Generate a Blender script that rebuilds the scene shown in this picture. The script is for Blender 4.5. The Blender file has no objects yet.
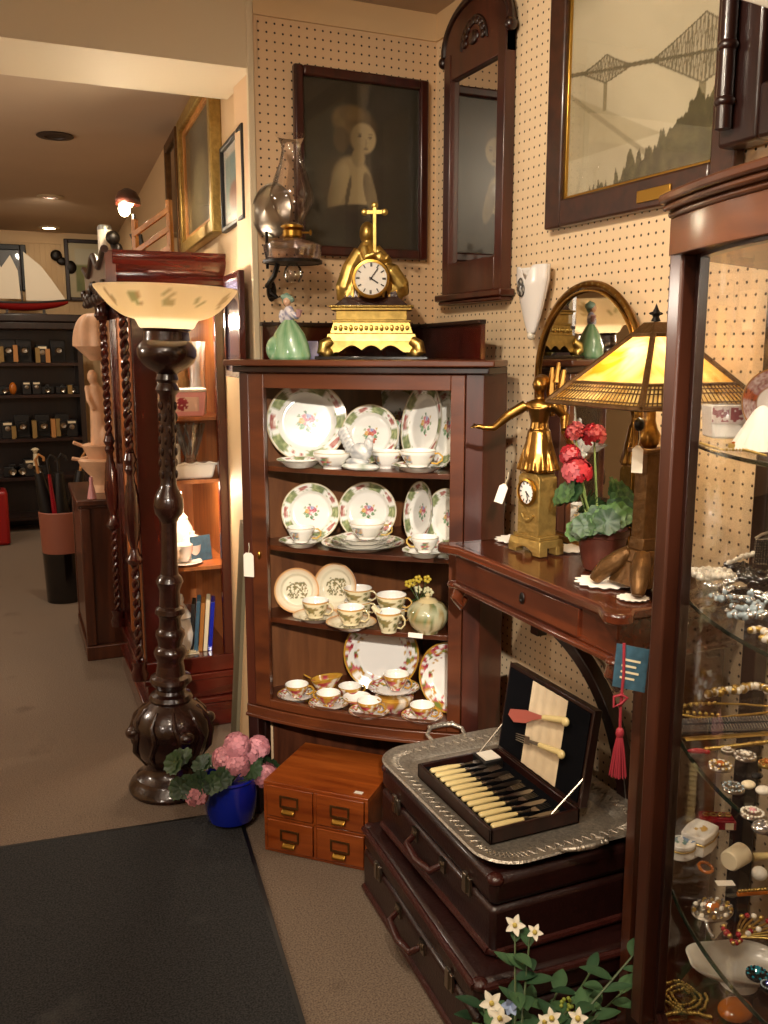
import bpy, math, random
from math import sin, cos, pi, radians, sqrt, atan2, exp
from mathutils import Vector, Matrix
random.seed(7)
S = bpy.context.scene
C = S.collection

# ------------------------------------------------------------------ camera, world, lights, exposure
CAM = Vector((0, 0, 1.47)); YAW = .42095; PITCH = .17472; FPX = 912.7
cd = bpy.data.cameras.new('camera'); cam = bpy.data.objects.new('camera', cd); C.objects.link(cam)
cam.location = CAM; cam.rotation_euler = (pi/2-PITCH, 0, -YAW)
cd.sensor_fit = 'VERTICAL'; cd.sensor_height = 32.0; cd.lens = 32.0*FPX/1024; cd.clip_start = .02
S.camera = cam
FW = Vector((sin(YAW)*cos(PITCH), cos(YAW)*cos(PITCH), -sin(PITCH))); RT = Vector((cos(YAW), -sin(YAW), 0)); UP = RT.cross(FW)
def ray(px, py): return FW + RT*((px-384)/FPX) - UP*((py-512)/FPX)
def on(px, py, z):                     # the point of a level surface at height z
    r = ray(px, py); return CAM + r*((z-CAM.z)/r.z)
def at_x(px, py, x):
    r = ray(px, py); return CAM + r*(x/r.x)
def at_y(px, py, y):
    r = ray(px, py); return CAM + r*(y/r.y)

S.view_settings.view_transform = 'Standard'; S.view_settings.look = 'None'
S.view_settings.gamma = 1; S.view_settings.use_curve_mapping = False
S.view_settings.exposure = 0.66
w = bpy.data.worlds.new('world'); S.world = w; w.use_nodes = True
w.node_tree.nodes['Background'].inputs[0].default_value = (1, .78, .55, 1)
w.node_tree.nodes['Background'].inputs[1].default_value = .05

def light(name, kind, loc, energy, color=(1, .76, .48), size=.05, aim=None, spot=None, blend=.6):
    l = bpy.data.lights.new(name, kind); l.energy = energy; l.color = color
    if kind == 'AREA': l.size = size
    else: l.shadow_soft_size = size
    if kind == 'SPOT': l.spot_size = radians(spot or 90); l.spot_blend = blend
    o = bpy.data.objects.new(name, l); C.objects.link(o); o.location = loc
    if aim is not None:
        o.rotation_euler = (Vector(aim)-Vector(loc)).to_track_quat('-Z', 'Y').to_euler()
    return o
WARM = (1, .85, .66)
light('track_spot', 'SPOT', (-.45, -1.3, 2.35), 440, (1, .92, .80), .04, (1.02, 2.4, .86), 20, .55)
light('track_spot', 'SPOT', (-.15, .65, 2.42), 30, WARM, .04, (1.2, 2.3, 1.2), 80, .8)
light('track_spot', 'SPOT', (.10, 1.35, 2.42), 42, WARM, .035, (1.43, 1.75, 1.6), 110, .9)
light('track_spot', 'SPOT', (.30, .25, 2.42), 60, (1, .84, .62), .04, (1.2, .95, .7), 60, .8)
light('fill_light', 'POINT', (-1.4, 3.9, 1.75), 34, (1, .87, .72), .12)  # unseen fill, added to brighten the rear ceiling; no lamp stands here
light('fill_light', 'POINT', (-1.3, .6, 1.75), 22, (1, .87, .72), .12)  # second unseen fill, added to brighten the header face
light('ceiling_glow', 'AREA', (-.7, 1.1, 2.45), 4, WARM, 1.2, (-.5, 1.3, 0))
light('rear_spot', 'SPOT', (.45, 5.0, 2.50), 22, WARM, .04, (.3, 5.6, 0), 120, .8)
light('rear_spot', 'SPOT', (.58, 6.9, 2.50), 30, WARM, .04, (.5, 8.6, .8), 130, .8)
light('rear_glow', 'AREA', (-.9, 6.0, 2.45), 10, WARM, 1.0, (-.6, 6.2, 0))

# ------------------------------------------------------------------ helpers: colours and materials
def lin(c): return tuple(((x/12.92) if x <= .04045 else ((x+.055)/1.055)**2.4) for x in c)
def hx(s): return lin(tuple(int(s[i:i+2], 16)/255 for i in (0, 2, 4)))
MATS = {}
def pmat(name, col, rough=.5, metal=0, coat=0, spec=.5, noise=0, nscale=20, emis=None, es=0, bump=0, bscale=60, sheen=0, trans=0):
    m = bpy.data.materials.new(name); m.use_nodes = True; nt = m.node_tree; b = nt.nodes['Principled BSDF']
    col = hx(col) if isinstance(col, str) else col
    b.inputs['Base Color'].default_value = (*col, 1); b.inputs['Roughness'].default_value = rough
    b.inputs['Metallic'].default_value = metal; b.inputs['Coat Weight'].default_value = coat
    b.inputs['Coat Roughness'].default_value = .12
    b.inputs['Specular IOR Level'].default_value = spec
    tc = nt.nodes.new('ShaderNodeTexCoord')
    if noise:
        n = nt.nodes.new('ShaderNodeTexNoise'); n.inputs['Scale'].default_value = nscale; n.inputs['Detail'].default_value = 5
        nt.links.new(tc.outputs['Object'], n.inputs['Vector'])
        r = nt.nodes.new('ShaderNodeValToRGB'); r.color_ramp.elements[0].position = .3; r.color_ramp.elements[1].position = .7
        r.color_ramp.elements[0].color = (*[x*(1-noise) for x in col], 1); r.color_ramp.elements[1].color = (*[min(1, x*(1+noise)) for x in col], 1)
        nt.links.new(n.outputs['Fac'], r.inputs[0]); nt.links.new(r.outputs[0], b.inputs['Base Color'])
    if bump:
        n = nt.nodes.new('ShaderNodeTexNoise'); n.inputs['Scale'].default_value = bscale; n.inputs['Detail'].default_value = 3
        nt.links.new(tc.outputs['Object'], n.inputs['Vector'])
        k = nt.nodes.new('ShaderNodeBump'); k.inputs['Strength'].default_value = bump; k.inputs['Distance'].default_value = .01
        nt.links.new(n.outputs['Fac'], k.inputs['Height']); nt.links.new(k.outputs[0], b.inputs['Normal'])
    if emis: b.inputs['Emission Color'].default_value = (*hx(emis), 1); b.inputs['Emission Strength'].default_value = es
    if trans: b.inputs['Transmission Weight'].default_value = trans
    MATS[name] = m; return m
def wood(name, dark, lightc, rough=.35, coat=.4, scale=3, axis=2, stretch=10):
    m = bpy.data.materials.new(name); m.use_nodes = True; nt = m.node_tree; b = nt.nodes['Principled BSDF']
    tc = nt.nodes.new('ShaderNodeTexCoord'); mp = nt.nodes.new('ShaderNodeMapping')
    sc = [stretch]*3; sc[axis] = 1.0; mp.inputs['Scale'].default_value = sc
    nt.links.new(tc.outputs['Object'], mp.inputs[0])
    n = nt.nodes.new('ShaderNodeTexNoise'); n.inputs['Scale'].default_value = scale; n.inputs['Detail'].default_value = 6
    n.inputs['Distortion'].default_value = .6
    nt.links.new(mp.outputs[0], n.inputs['Vector'])
    r = nt.nodes.new('ShaderNodeValToRGB'); r.color_ramp.elements[0].position = .32; r.color_ramp.elements[1].position = .68
    r.color_ramp.elements[0].color = (*hx(dark), 1); r.color_ramp.elements[1].color = (*hx(lightc), 1)
    nt.links.new(n.outputs['Fac'], r.inputs[0]); nt.links.new(r.outputs[0], b.inputs['Base Color'])
    b.inputs['Roughness'].default_value = rough; b.inputs['Coat Weight'].default_value = coat; b.inputs['Coat Roughness'].default_value = .15
    MATS[name] = m; return m
def painted(name, rough=.25, coat=0, metal=0, bump=0):          # colour laid down point by point on the mesh (glaze, ink)
    m = bpy.data.materials.new(name); m.use_nodes = True; nt = m.node_tree; b = nt.nodes['Principled BSDF']
    a = nt.nodes.new('ShaderNodeAttribute'); a.attribute_name = 'Col'
    nt.links.new(a.outputs['Color'], b.inputs['Base Color'])
    b.inputs['Roughness'].default_value = rough; b.inputs['Coat Weight'].default_value = coat; b.inputs['Metallic'].default_value = metal
    if bump:
        tc = nt.nodes.new('ShaderNodeTexCoord'); n = nt.nodes.new('ShaderNodeTexNoise'); n.inputs['Scale'].default_value = 90
        nt.links.new(tc.outputs['Object'], n.inputs['Vector'])
        k = nt.nodes.new('ShaderNodeBump'); k.inputs['Strength'].default_value = bump; k.inputs['Distance'].default_value = .004
        nt.links.new(n.outputs['Fac'], k.inputs['Height']); nt.links.new(k.outputs[0], b.inputs['Normal'])
    MATS[name] = m; return m
def pane(name, tint=(1, 1, 1), base=.04, edge=.6, rough=.02):    # thin clear glass
    m = bpy.data.materials.new(name); m.use_nodes = True; nt = m.node_tree
    for n in list(nt.nodes): nt.nodes.remove(n)
    o = nt.nodes.new('ShaderNodeOutputMaterial'); t = nt.nodes.new('ShaderNodeBsdfTransparent'); g = nt.nodes.new('ShaderNodeBsdfGlossy')
    t.inputs[0].default_value = (*tint, 1); g.inputs['Roughness'].default_value = rough
    lw = nt.nodes.new('ShaderNodeLayerWeight'); lw.inputs['Blend'].default_value = .25
    mr = nt.nodes.new('ShaderNodeMapRange'); mr.inputs[3].default_value = base; mr.inputs[4].default_value = edge
    nt.links.new(lw.outputs['Fresnel'], mr.inputs[0])
    mx = nt.nodes.new('ShaderNodeMixShader'); nt.links.new(mr.outputs[0], mx.inputs[0]); nt.links.new(t.outputs[0], mx.inputs[1]); nt.links.new(g.outputs[0], mx.inputs[2])
    nt.links.new(mx.outputs[0], o.inputs[0]); MATS[name] = m; return m
def pegboard(name, ax, ph, pz, c1, c2):
    m = bpy.data.materials.new(name); m.use_nodes = True; nt = m.node_tree; b = nt.nodes['Principled BSDF']
    tc = nt.nodes.new('ShaderNodeTexCoord'); sp = nt.nodes.new('ShaderNodeSeparateXYZ'); nt.links.new(tc.outputs['Object'], sp.inputs[0])
    cb = nt.nodes.new('ShaderNodeCombineXYZ')
    def mth(op, a, bb):
        n = nt.nodes.new('ShaderNodeMath'); n.operation = op
        for i, x in enumerate((a, bb)):
            if isinstance(x, (int, float)): n.inputs[i].default_value = x
            elif x is not None: nt.links.new(x, n.inputs[i])
        return n.outputs[0]
    for i, (src, p) in enumerate(((sp.outputs[ax], ph), (sp.outputs[2], pz))):
        v = mth('DIVIDE', mth('SUBTRACT', src, p), .0254); v = mth('FRACT', mth('ADD', v, 100.5), None); v = mth('SUBTRACT', v, .5)
        nt.links.new(v, cb.inputs[i])
    ln = nt.nodes.new('ShaderNodeVectorMath'); ln.operation = 'LENGTH'; nt.links.new(cb.outputs[0], ln.inputs[0])
    rp = nt.nodes.new('ShaderNodeMapRange'); rp.inputs[1].default_value = .10; rp.inputs[2].default_value = .15
    nt.links.new(ln.outputs['Value'], rp.inputs[0])
    n = nt.nodes.new('ShaderNodeTexNoise'); n.inputs['Scale'].default_value = 3; nt.links.new(tc.outputs['Object'], n.inputs['Vector'])
    mc = nt.nodes.new('ShaderNodeMix'); mc.data_type = 'RGBA'; nt.links.new(n.outputs['Fac'], mc.inputs[0])
    mc.inputs[6].default_value = (*hx(c1), 1); mc.inputs[7].default_value = (*hx(c2), 1)
    mx = nt.nodes.new('ShaderNodeMix'); mx.data_type = 'RGBA'; nt.links.new(rp.outputs[0], mx.inputs[0])
    mx.inputs[6].default_value = (*hx('2a1608'), 1); nt.links.new(mc.outputs[2], mx.inputs[7])
    nt.links.new(mx.outputs[2], b.inputs['Base Color']); b.inputs['Roughness'].default_value = .55
    MATS[name] = m; return m

# ------------------------------------------------------------------ helpers: meshes
class M:
    def __init__(s): s.v = []; s.f = []; s.mi = []; s.c = []; s.T = Matrix(); s.col = (1, 1, 1); s.usecol = False
    def add(s, vs, fs, mi=0, cols=None):
        o = len(s.v)
        s.v += [tuple(s.T @ Vector(p)) for p in vs]; s.f += [tuple(i+o for i in f) for f in fs]; s.mi += [mi]*len(fs)
        if cols: s.usecol = True; s.c += cols
        else: s.c += [s.col]*len(vs)
        return s
    def box(s, a, b, mi=0):
        x0, y0, z0 = a; x1, y1, z1 = b
        return s.add([(x0, y0, z0), (x1, y0, z0), (x1, y1, z0), (x0, y1, z0), (x0, y0, z1), (x1, y0, z1), (x1, y1, z1), (x0, y1, z1)],
                     [(0, 3, 2, 1), (4, 5, 6, 7), (0, 1, 5, 4), (1, 2, 6, 5), (2, 3, 7, 6), (3, 0, 4, 7)], mi)
    def cbox(s, c, d, mi=0): return s.box([c[i]-d[i]/2 for i in range(3)], [c[i]+d[i]/2 for i in range(3)], mi)
    def lathe(s, prof, n=32, c=(0, 0, 0), mi=0, fn=None, cap=True, axis='z', sy=1):
        vs = []; cols = [] if fn else None
        for r, z in prof:
            for k in range(n):
                t = 2*pi*k/n; p = (r*cos(t), r*sin(t)*sy, z)
                if axis == 'y': p = (p[0], -p[2], p[1])
                if axis == 'x': p = (p[2], p[0], p[1])
                vs.append((c[0]+p[0], c[1]+p[1], c[2]+p[2]))
                if fn: cols.append(fn(r, z, t))
        fs = []
        for i in range(len(prof)-1):
            for k in range(n):
                a = i*n+k; b = i*n+(k+1) % n; fs.append((a, b, b+n, a+n))
        if cap:
            if prof[0][0] > 1e-5: fs.append(tuple(range(n-1, -1, -1)))
            if prof[-1][0] > 1e-5: fs.append(tuple((len(prof)-1)*n+k for k in range(n)))
        return s.add(vs, fs, mi, cols)
    def tube(s, pts, r, n=8, closed=False, mi=0, flat=1):
        pts = [Vector(p) for p in pts]; N = len(pts); rs = r if isinstance(r, (list, tuple)) else [r]*N
        def tan(i):
            a = pts[(i-1) % N] if (closed or i > 0) else pts[0]; b = pts[(i+1) % N] if (closed or i < N-1) else pts[-1]
            t = b-a; return t.normalized() if t.length > 1e-9 else Vector((0, 0, 1))
        t0 = tan(0); u = t0.orthogonal().normalized()
        if abs(t0.z) < .9: u = (Vector((0, 0, 1))-t0*t0.z).normalized()
        vs = []
        for i in range(N):
            t = tan(i); u = (u-t*u.dot(t)); u = u.normalized() if u.length > 1e-6 else t.orthogonal().normalized(); w = t.cross(u)
            for k in range(n):
                a = 2*pi*k/n; vs.append(pts[i]+u*(rs[i]*cos(a)*flat)+w*(rs[i]*sin(a)))
        fs = []
        for i in range(N if closed else N-1):
            for k in range(n):
                a = i*n+k; b = i*n+(k+1) % n; j = ((i+1) % N)*n; fs.append((a, b, j+(k+1) % n, j+k))
        if not closed: fs += [tuple(range(n-1, -1, -1)), tuple((N-1)*n+k for k in range(n))]
        return s.add(vs, fs, mi)
    def ell(s, c, r, n=16, m=10, mi=0, R=None, fn=None):
        if not isinstance(r, (list, tuple)): r = (r, r, r)
        vs = []; fs = []; cols = [] if fn else None
        for i in range(m+1):
            p = pi*i/m
            for k in range(n):
                t = 2*pi*k/n; q = Vector((r[0]*sin(p)*cos(t), r[1]*sin(p)*sin(t), r[2]*cos(p)))
                if R: q = R @ q
                vs.append((c[0]+q[0], c[1]+q[1], c[2]+q[2]))
                if fn: cols.append(fn(q))
        for i in range(m):
            for k in range(n):
                a = i*n+k; b = i*n+(k+1) % n; fs.append((a, a+n, b+n, b))
        return s.add(vs, fs, mi, cols)
    def prism(s, poly, lo, hi, axis='z', mi=0):
        n = len(poly)
        A = sum(poly[i][0]*poly[(i+1) % n][1]-poly[(i+1) % n][0]*poly[i][1] for i in range(n))
        if A < 0: poly = poly[::-1]
        def P(a, b, h): return (a, b, h) if axis == 'z' else ((h, a, b) if axis == 'x' else (b, h, a))
        vs = [P(a, b, lo) for a, b in poly]+[P(a, b, hi) for a, b in poly]
        fs = [tuple(range(n-1, -1, -1)), tuple(range(n, 2*n))]+[(i, (i+1) % n, n+(i+1) % n, n+i) for i in range(n)]
        return s.add(vs, fs, mi)
    def grid(s, fn, nu, nv, mi=0, cf=None):
        vs = []; cols = [] if cf else None
        for j in range(nv+1):
            for i in range(nu+1):
                u, v = i/nu, j/nv; vs.append(fn(u, v))
                if cf: cols.append(cf(u, v))
        fs = [(j*(nu+1)+i, j*(nu+1)+i+1, (j+1)*(nu+1)+i+1, (j+1)*(nu+1)+i) for j in range(nv) for i in range(nu)]
        return s.add(vs, fs, mi, cols)
    def build(s, name, mats, parent=None, loc=None, rot=None, bev=0, remesh=0, sub=0, solid=0, label=None, ang=38, smooth=0):
        me = bpy.data.meshes.new(name); me.from_pydata(s.v, [], s.f); me.update()
        if not isinstance(mats, (list, tuple)): mats = [mats]
        for m in mats: me.materials.append(MATS[m] if isinstance(m, str) else m)
        if len(mats) > 1:
            me.polygons.foreach_set('material_index', s.mi)
        if s.usecol:
            a = me.color_attributes.new('Col', 'FLOAT_COLOR', 'POINT')
            a.data.foreach_set('color', [x for c in s.c for x in (c[0], c[1], c[2], 1)])
        me.shade_smooth()
        try: me.set_sharp_from_angle(angle=radians(ang))
        except Exception: pass
        o = bpy.data.objects.new(name, me); C.objects.link(o)
        if parent is not None: o.parent = parent
        if loc is not None: o.location = loc
        if rot is not None: o.rotation_euler = rot
        if label: o['label'] = label
        if solid: k = o.modifiers.new('solid', 'SOLIDIFY'); k.thickness = solid; k.offset = 0
        if remesh:
            k = o.modifiers.new('remesh', 'REMESH'); k.mode = 'VOXEL'; k.voxel_size = remesh; k.use_smooth_shade = True
            k = o.modifiers.new('smooth', 'SMOOTH'); k.factor = .5; k.iterations = smooth or 3
        if bev: k = o.modifiers.new('bevel', 'BEVEL'); k.width = bev; k.segments = 2; k.limit_method = 'ANGLE'; k.angle_limit = radians(50)
        if sub: k = o.modifiers.new('sub', 'SUBSURF'); k.levels = sub; k.render_levels = sub
        return o
def tag(o, label, cat, group=None, kind=None):
    o['label'] = label; o['category'] = cat
    if group: o['group'] = group
    if kind: o['kind'] = kind
    return o
def thing(name, label, cat, loc=(0, 0, 0), rz=0, group=None):
    o = bpy.data.objects.new(name, None); o.empty_display_size = .05; C.objects.link(o)
    o.location = loc; o.rotation_euler = (0, 0, rz); return tag(o, label, cat, group)
def dup(root, loc, rz=None, label=None, group=None, rot=None, scale=None):
    r = root.copy(); C.objects.link(r); r.location = loc
    if rz is not None: r.rotation_euler = (root.rotation_euler[0], root.rotation_euler[1], rz)
    if rot is not None: r.rotation_euler = rot
    if scale is not None: r.scale = (scale,)*3 if isinstance(scale, (int, float)) else scale
    if label: r['label'] = label
    if group: r['group'] = group
    for ch in list(root.children):
        c = ch.copy(); C.objects.link(c); c.parent = r
        for g in ch.children:
            d = g.copy(); C.objects.link(d); d.parent = c
    return r
def struct(name, m, mat, **k):
    o = m.build(name, mat, **k); o['kind'] = 'structure'; return o
def mixc(a, b, t): t = max(0, min(1, t)); return tuple(a[i]*(1-t)+b[i]*t for i in range(3))
def hash2(i, j, k=0):
    x = sin(i*127.1+j*311.7+k*74.7)*43758.5453; return x-math.floor(x)
def vn(x, y, k=0):                    # smooth value noise
    i, j = math.floor(x), math.floor(y); fx, fy = x-i, y-j; fx = fx*fx*(3-2*fx); fy = fy*fy*(3-2*fy)
    return (hash2(i, j, k)*(1-fx)+hash2(i+1, j, k)*fx)*(1-fy)+(hash2(i, j+1, k)*(1-fx)+hash2(i+1, j+1, k)*fx)*fy
def fbm(x, y, k=0): return .5*vn(x, y, k)+.3*vn(2*x, 2*y, k+1)+.2*vn(4*x, 4*y, k+2)
def rotm(axis, deg): return Matrix.Rotation(radians(deg), 4, axis)
def tr(x, y, z): return Matrix.Translation((x, y, z))

# ------------------------------------------------------------------ materials
a0 = at_y(265.8, 3.9, 2.79); r0 = at_x(743.5, 472, 1.435)
pegboard('peg_back', 0, a0.x, a0.z, 'dcbb94', 'd7b48c')
pegboard('peg_right', 1, r0.y, r0.z, 'e6cba6', 'e1c59e')
pmat('wall_paint', 'd8b88c', .6); pmat('header_paint', 'd8c6a6', .6); pmat('ceiling_paint', 'c0a88e', .8, noise=.05, nscale=1.5)
pmat('ceiling_white', 'cfc6ba', .8)
def carpet(name, c1, c2, c3):
    m = bpy.data.materials.new(name); m.use_nodes = True; nt = m.node_tree; b = nt.nodes['Principled BSDF']
    tc = nt.nodes.new('ShaderNodeTexCoord')
    n = nt.nodes.new('ShaderNodeTexNoise'); n.inputs['Scale'].default_value = 220; n.inputs['Detail'].default_value = 4
    n2 = nt.nodes.new('ShaderNodeTexNoise'); n2.inputs['Scale'].default_value = 4; n2.inputs['Detail'].default_value = 5
    nt.links.new(tc.outputs['Object'], n.inputs['Vector']); nt.links.new(tc.outputs['Object'], n2.inputs['Vector'])
    r = nt.nodes.new('ShaderNodeValToRGB'); r.color_ramp.elements[0].position = .35; r.color_ramp.elements[1].position = .65
    r.color_ramp.elements[0].color = (*hx(c1), 1); r.color_ramp.elements[1].color = (*hx(c2), 1)
    nt.links.new(n.outputs['Fac'], r.inputs[0])
    r2 = nt.nodes.new('ShaderNodeValToRGB'); r2.color_ramp.elements[0].position = .62; r2.color_ramp.elements[1].position = .74
    r2.color_ramp.elements[0].color = (0, 0, 0, 1); r2.color_ramp.elements[1].color = (.45, .45, .45, 1)
    nt.links.new(n2.outputs['Fac'], r2.inputs[0])
    mx = nt.nodes.new('ShaderNodeMix'); mx.data_type = 'RGBA'; nt.links.new(r2.outputs[0], mx.inputs[0]); nt.links.new(r.outputs[0], mx.inputs[6]); mx.inputs[7].default_value = (*hx(c3), 1)
    nt.links.new(mx.outputs[2], b.inputs['Base Color']); b.inputs['Roughness'].default_value = .95; b.inputs['Specular IOR Level'].default_value = .1
    k = nt.nodes.new('ShaderNodeBump'); k.inputs['Strength'].default_value = .5; k.inputs['Distance'].default_value = .004
    nt.links.new(n.outputs['Fac'], k.inputs['Height']); nt.links.new(k.outputs[0], b.inputs['Normal']); MATS[name] = m
carpet('carpet', '64554a', '8a7a6a', '4e4137'); carpet('mat_rubber', '282829', '424243', '5a5958')
wood('mahogany', '2e110a', '4c2012', stretch=5); wood('mahogany_h', '3e1b0d', '623015', axis=0, stretch=5); wood('mahogany_in', '5e3418', '7e4c28', rough=.5, coat=.1)
wood('mahogany_dark', '170806', '2c100a'); wood('table_wood', '3c180c', '5e2a14', axis=1, rough=.18, coat=.8); wood('oak_red', '30160d', '4c2617', axis=2, stretch=5)
wood('oak_red_h', '44200f', '74401e', axis=1, scale=2, stretch=6); wood('cherry', '2e0c08', '4c160d', rough=.22, coat=.8, stretch=4); wood('cherry_h', '380e08', '5c190e', rough=.2, coat=.8, axis=0, stretch=4)
wood('box_wood', '7a3410', 'a8551f', axis=0, rough=.3); wood('frame_dark', '1d0f0a', '33190f', rough=.3, coat=.3); wood('frame_red', '2a0f0a', '45170f', rough=.3)
wood('frame_brown', '2a150c', '402012', rough=.35, axis=1); wood('light_wood', 'a8692e', 'c98a48', rough=.35); wood('pedestal_wood', '3a1c10', '5c301c'); wood('carved', '22100a', '3f1c10', rough=.28, coat=.5, scale=8)
wood('shelf_dark', '160c0a', '281510', rough=.4); wood('panel_orange', '8a4a1c', 'b4692c', rough=.5)
pmat('gold', 'c2a45c', .38, 1, noise=.2, nscale=60); pmat('gold_dull', 'a88a4c', .45, .8, noise=.2, nscale=50, bump=.3, bscale=80)
pmat('bronze', '9a7238', .3, 1, noise=.3, nscale=30); pmat('bronze_lamp', '644626', .42, .7, noise=.25, nscale=40, bump=.25)
pmat('brass', 'b0873c', .3, 1); pmat('silver', 'b4ab9e', .42, .85, noise=.25, nscale=120, bump=.35, bscale=170); pmat('silver_plain', 'a59b8d', .28, 1)
pmat('iron', '17100c', .4, .5); pmat('black', '0b0808', .45); pmat('black_gloss', '0a0707', .15, coat=.5); pmat('lamp_dark', '2a120b', .26, .1, coat=.8, noise=.6, nscale=12, bump=.2, bscale=45)
pmat('white_china', 'efe9df', .12, coat=.5); pmat('cream', 'e6d6b4', .35); pmat('paper', 'e9e0d0', .7); pmat('doily', 'ece4d8', .8)
painted('china', .12, .5); painted('ink', .35, .3); painted('figurine', .25, .4)
painted('leafpaint', .5); painted('petal', .6)
pane('clear', base=.015, edge=.16); pane('crystal', (.93, .95, .95), base=.16, edge=.95); pane('lamp_glass', (.96, .93, .93), base=.10, edge=.9, rough=.05); pane('font_glass', (.93, .82, .80), base=.22, edge=.8, rough=.15); pane('mist_glass', (.82, .88, .86), base=.38, edge=.85, rough=.35)
pmat('mirror', 'd8d4cc', .02, 1); pmat('shelf_glass_edge', '0a1a12', .1, coat=.6); pmat('leather', '240c0a', .38, coat=.25, noise=.2, nscale=30, bump=.15, bscale=140); pmat('leather_edge', '381410', .35, coat=.3, bump=.3, bscale=120)
pmat('velvet', '050509', .9, spec=.1); pmat('satin', 'd8c4a4', .4, noise=.08, nscale=30); pmat('ivory', 'd8c288', .35, coat=.2); pmat('film_yellow', '8a6c38', .6); pmat('ivory_pink', 'a8584c', .3, coat=.3)
pmat('blue_glaze', '1226a8', .14, coat=.8); pmat('pink_flower', 'd98c90', .7); pmat('terracotta', '4e2216', .45); pmat('green_leaf', '2f4a26', .5, noise=.3, nscale=20); pmat('stem', '5c6a38', .5)
pmat('tassel', '9c2a38', .6); pmat('blue_card', '3a5a6c', .4, noise=.3, nscale=60); pmat('peach_stone', 'dcb08c', .5, noise=.15, nscale=14, bump=.15, bscale=25); pmat('pink_china', 'd89a9e', .25, coat=.4)
pmat('red_plastic', '8c1010', .35); pmat('sail', 'd8cbb4', .8); pmat('hull_red', '7a100c', .3); pmat('white_wax', 'e8e4e0', .25, coat=.4, trans=.0); pmat('amber_wood', 'a86a2a', .4)
pmat('bulb', 'fff0d0', .4, emis='ffe0a8', es=30); pmat('bulb_small', 'fff0d0', .4, emis='ffe2b0', es=12)
pmat('pearl', 'e4dccc', .2, coat=.6); pmat('jet', '08070a', .15, coat=.6); pmat('stone_blue', '9aabb2', .1, coat=.8); pmat('turquoise', '1d7f93', .15, coat=.8); pmat('gem_red', '8c1020', .1, coat=.8); pmat('diamante', 'c9c9c9', .12, .9); pmat('shell_white', 'e8e2d4', .3, coat=.3)
pmat('cane', 'b07840', .6); pmat('peach_band', '8e5340', .5); pmat('greenish_board', '6a5f48', .45); pmat('violet_glass', '8a86a4', .15, coat=.6); pmat('vent', '3a2a20', .6); pmat('orange_gem', 'b06018', .2, coat=.6)

# ------------------------------------------------------------------ the room
struct('floor', M().box((-3, -2, -.05), (3, 9.3, 0)), 'carpet')
struct('ceiling', M().box((-3, -2, 2.52), (3, 9.3, 2.6)), 'ceiling_paint')
struct('wall_back', M().box((.822, 2.79, 0), (1.50, 3.0, 2.52)).box((.822, 2.788, 0), (.838, 2.79, 2.52)), 'peg_back')
struct('wall_right', M().box((1.435, -2, 0), (1.55, 2.79, 2.52)), 'peg_right')
WX = lambda y: .83+.0795*(y-2.79)                     # the long side wall runs slightly out of square
struct('wall_side', M().prism([(.824, 2.80), (WX(9.3), 9.3), (3, 9.3), (3, 3.0), (1.5, 3.0), (.83, 3.0)], 0, 2.52), 'wall_paint')
struct('wall_left', M().box((-3.1, -2, 0), (-3, 9.3, 2.52)), 'wall_paint')
struct('wall_front', M().box((-3, -2.1, 0), (1.5, -2, 2.52)), 'wall_paint')
fw = M().box((-3, 9.02, 0), (3, 9.2, 2.52))
for k in range(70): fw.box((-1.2+k*.045, 9.012, 1.2), (-1.2+k*.045+.035, 9.02, 2.44))
struct('wall_far', fw, 'wall_paint')
struct('trim_1', M().box((-3, 2.79, 2.29), (.84, 3.15, 2.52)), 'header_paint')       # the boxed beam across the shop
struct('trim_2', M().box((.806, 2.782, 0), (.826, 2.80, 2.52)), 'header_paint', bev=.003)
struct('trim_3', M().box((.826, 2.782, 2.44), (1.435, 2.79, 2.52)).box((1.427, -2, 2.44), (1.435, 2.782, 2.52)), 'wall_paint')
struct('shade_baseboard_back', M().box((.84, 2.778, 0), (1.42, 2.79, .30)), 'pedestal_wood', bev=.003)  # baseboard made tall and dark to paint the shade under the china cabinet
struct('trim_4', M().box((-3, 9.0, 2.42), (1.3, 9.02, 2.52)), 'wall_paint')
struct('baseboard_right', M().box((1.42, -2, 0), (1.435, 2.79, .09)), 'mahogany_dark', bev=.003)
for i, (px, py, lab) in enumerate(((55, 135, 'dark round ceiling vent nearest the beam'), (50, 196, 'small recessed ceiling light, the middle one of the row'), (49, 227, 'lit recessed ceiling light farthest back near the far wall'))):
    p = on(px, py, 2.52)
    t = thing('ceiling_light' if i else 'ceiling_vent', lab, 'ceiling light' if i else 'vent', (p.x, p.y, 2.52))
    M().lathe([(.05, -.001), (.085, -.001), (.09, -.006), (.085, -.010), (.052, -.012)], 28, cap=False).build('rim', 'header_paint' if i else 'vent', t)
    M().lathe([(.052, -.012), (.05, -.004), (.0, -.003)], 28, cap=False).build('diffuser' if i else 'grille', 'bulb_small' if i == 2 else 'vent', t)

# rubber mat
mt = [(.695, 2.692), (.574, 1.711), (.40, .30), (-1.6, .42), (-1.45, 2.92)]
m_ = M().prism(mt, .001, .009); inner = [(.680, 2.676), (.561, 1.711), (.39, .32), (-1.58, .44), (-1.43, 2.90)]
mat_o = thing('floor_mat', 'charcoal rubber backed floor mat lying across the brown carpet', 'mat', (0, 0, 0))
m_.build('rubber_border', 'black', mat_o); M().prism(inner, .009, .013).build('pile', 'mat_rubber', mat_o)

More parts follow.
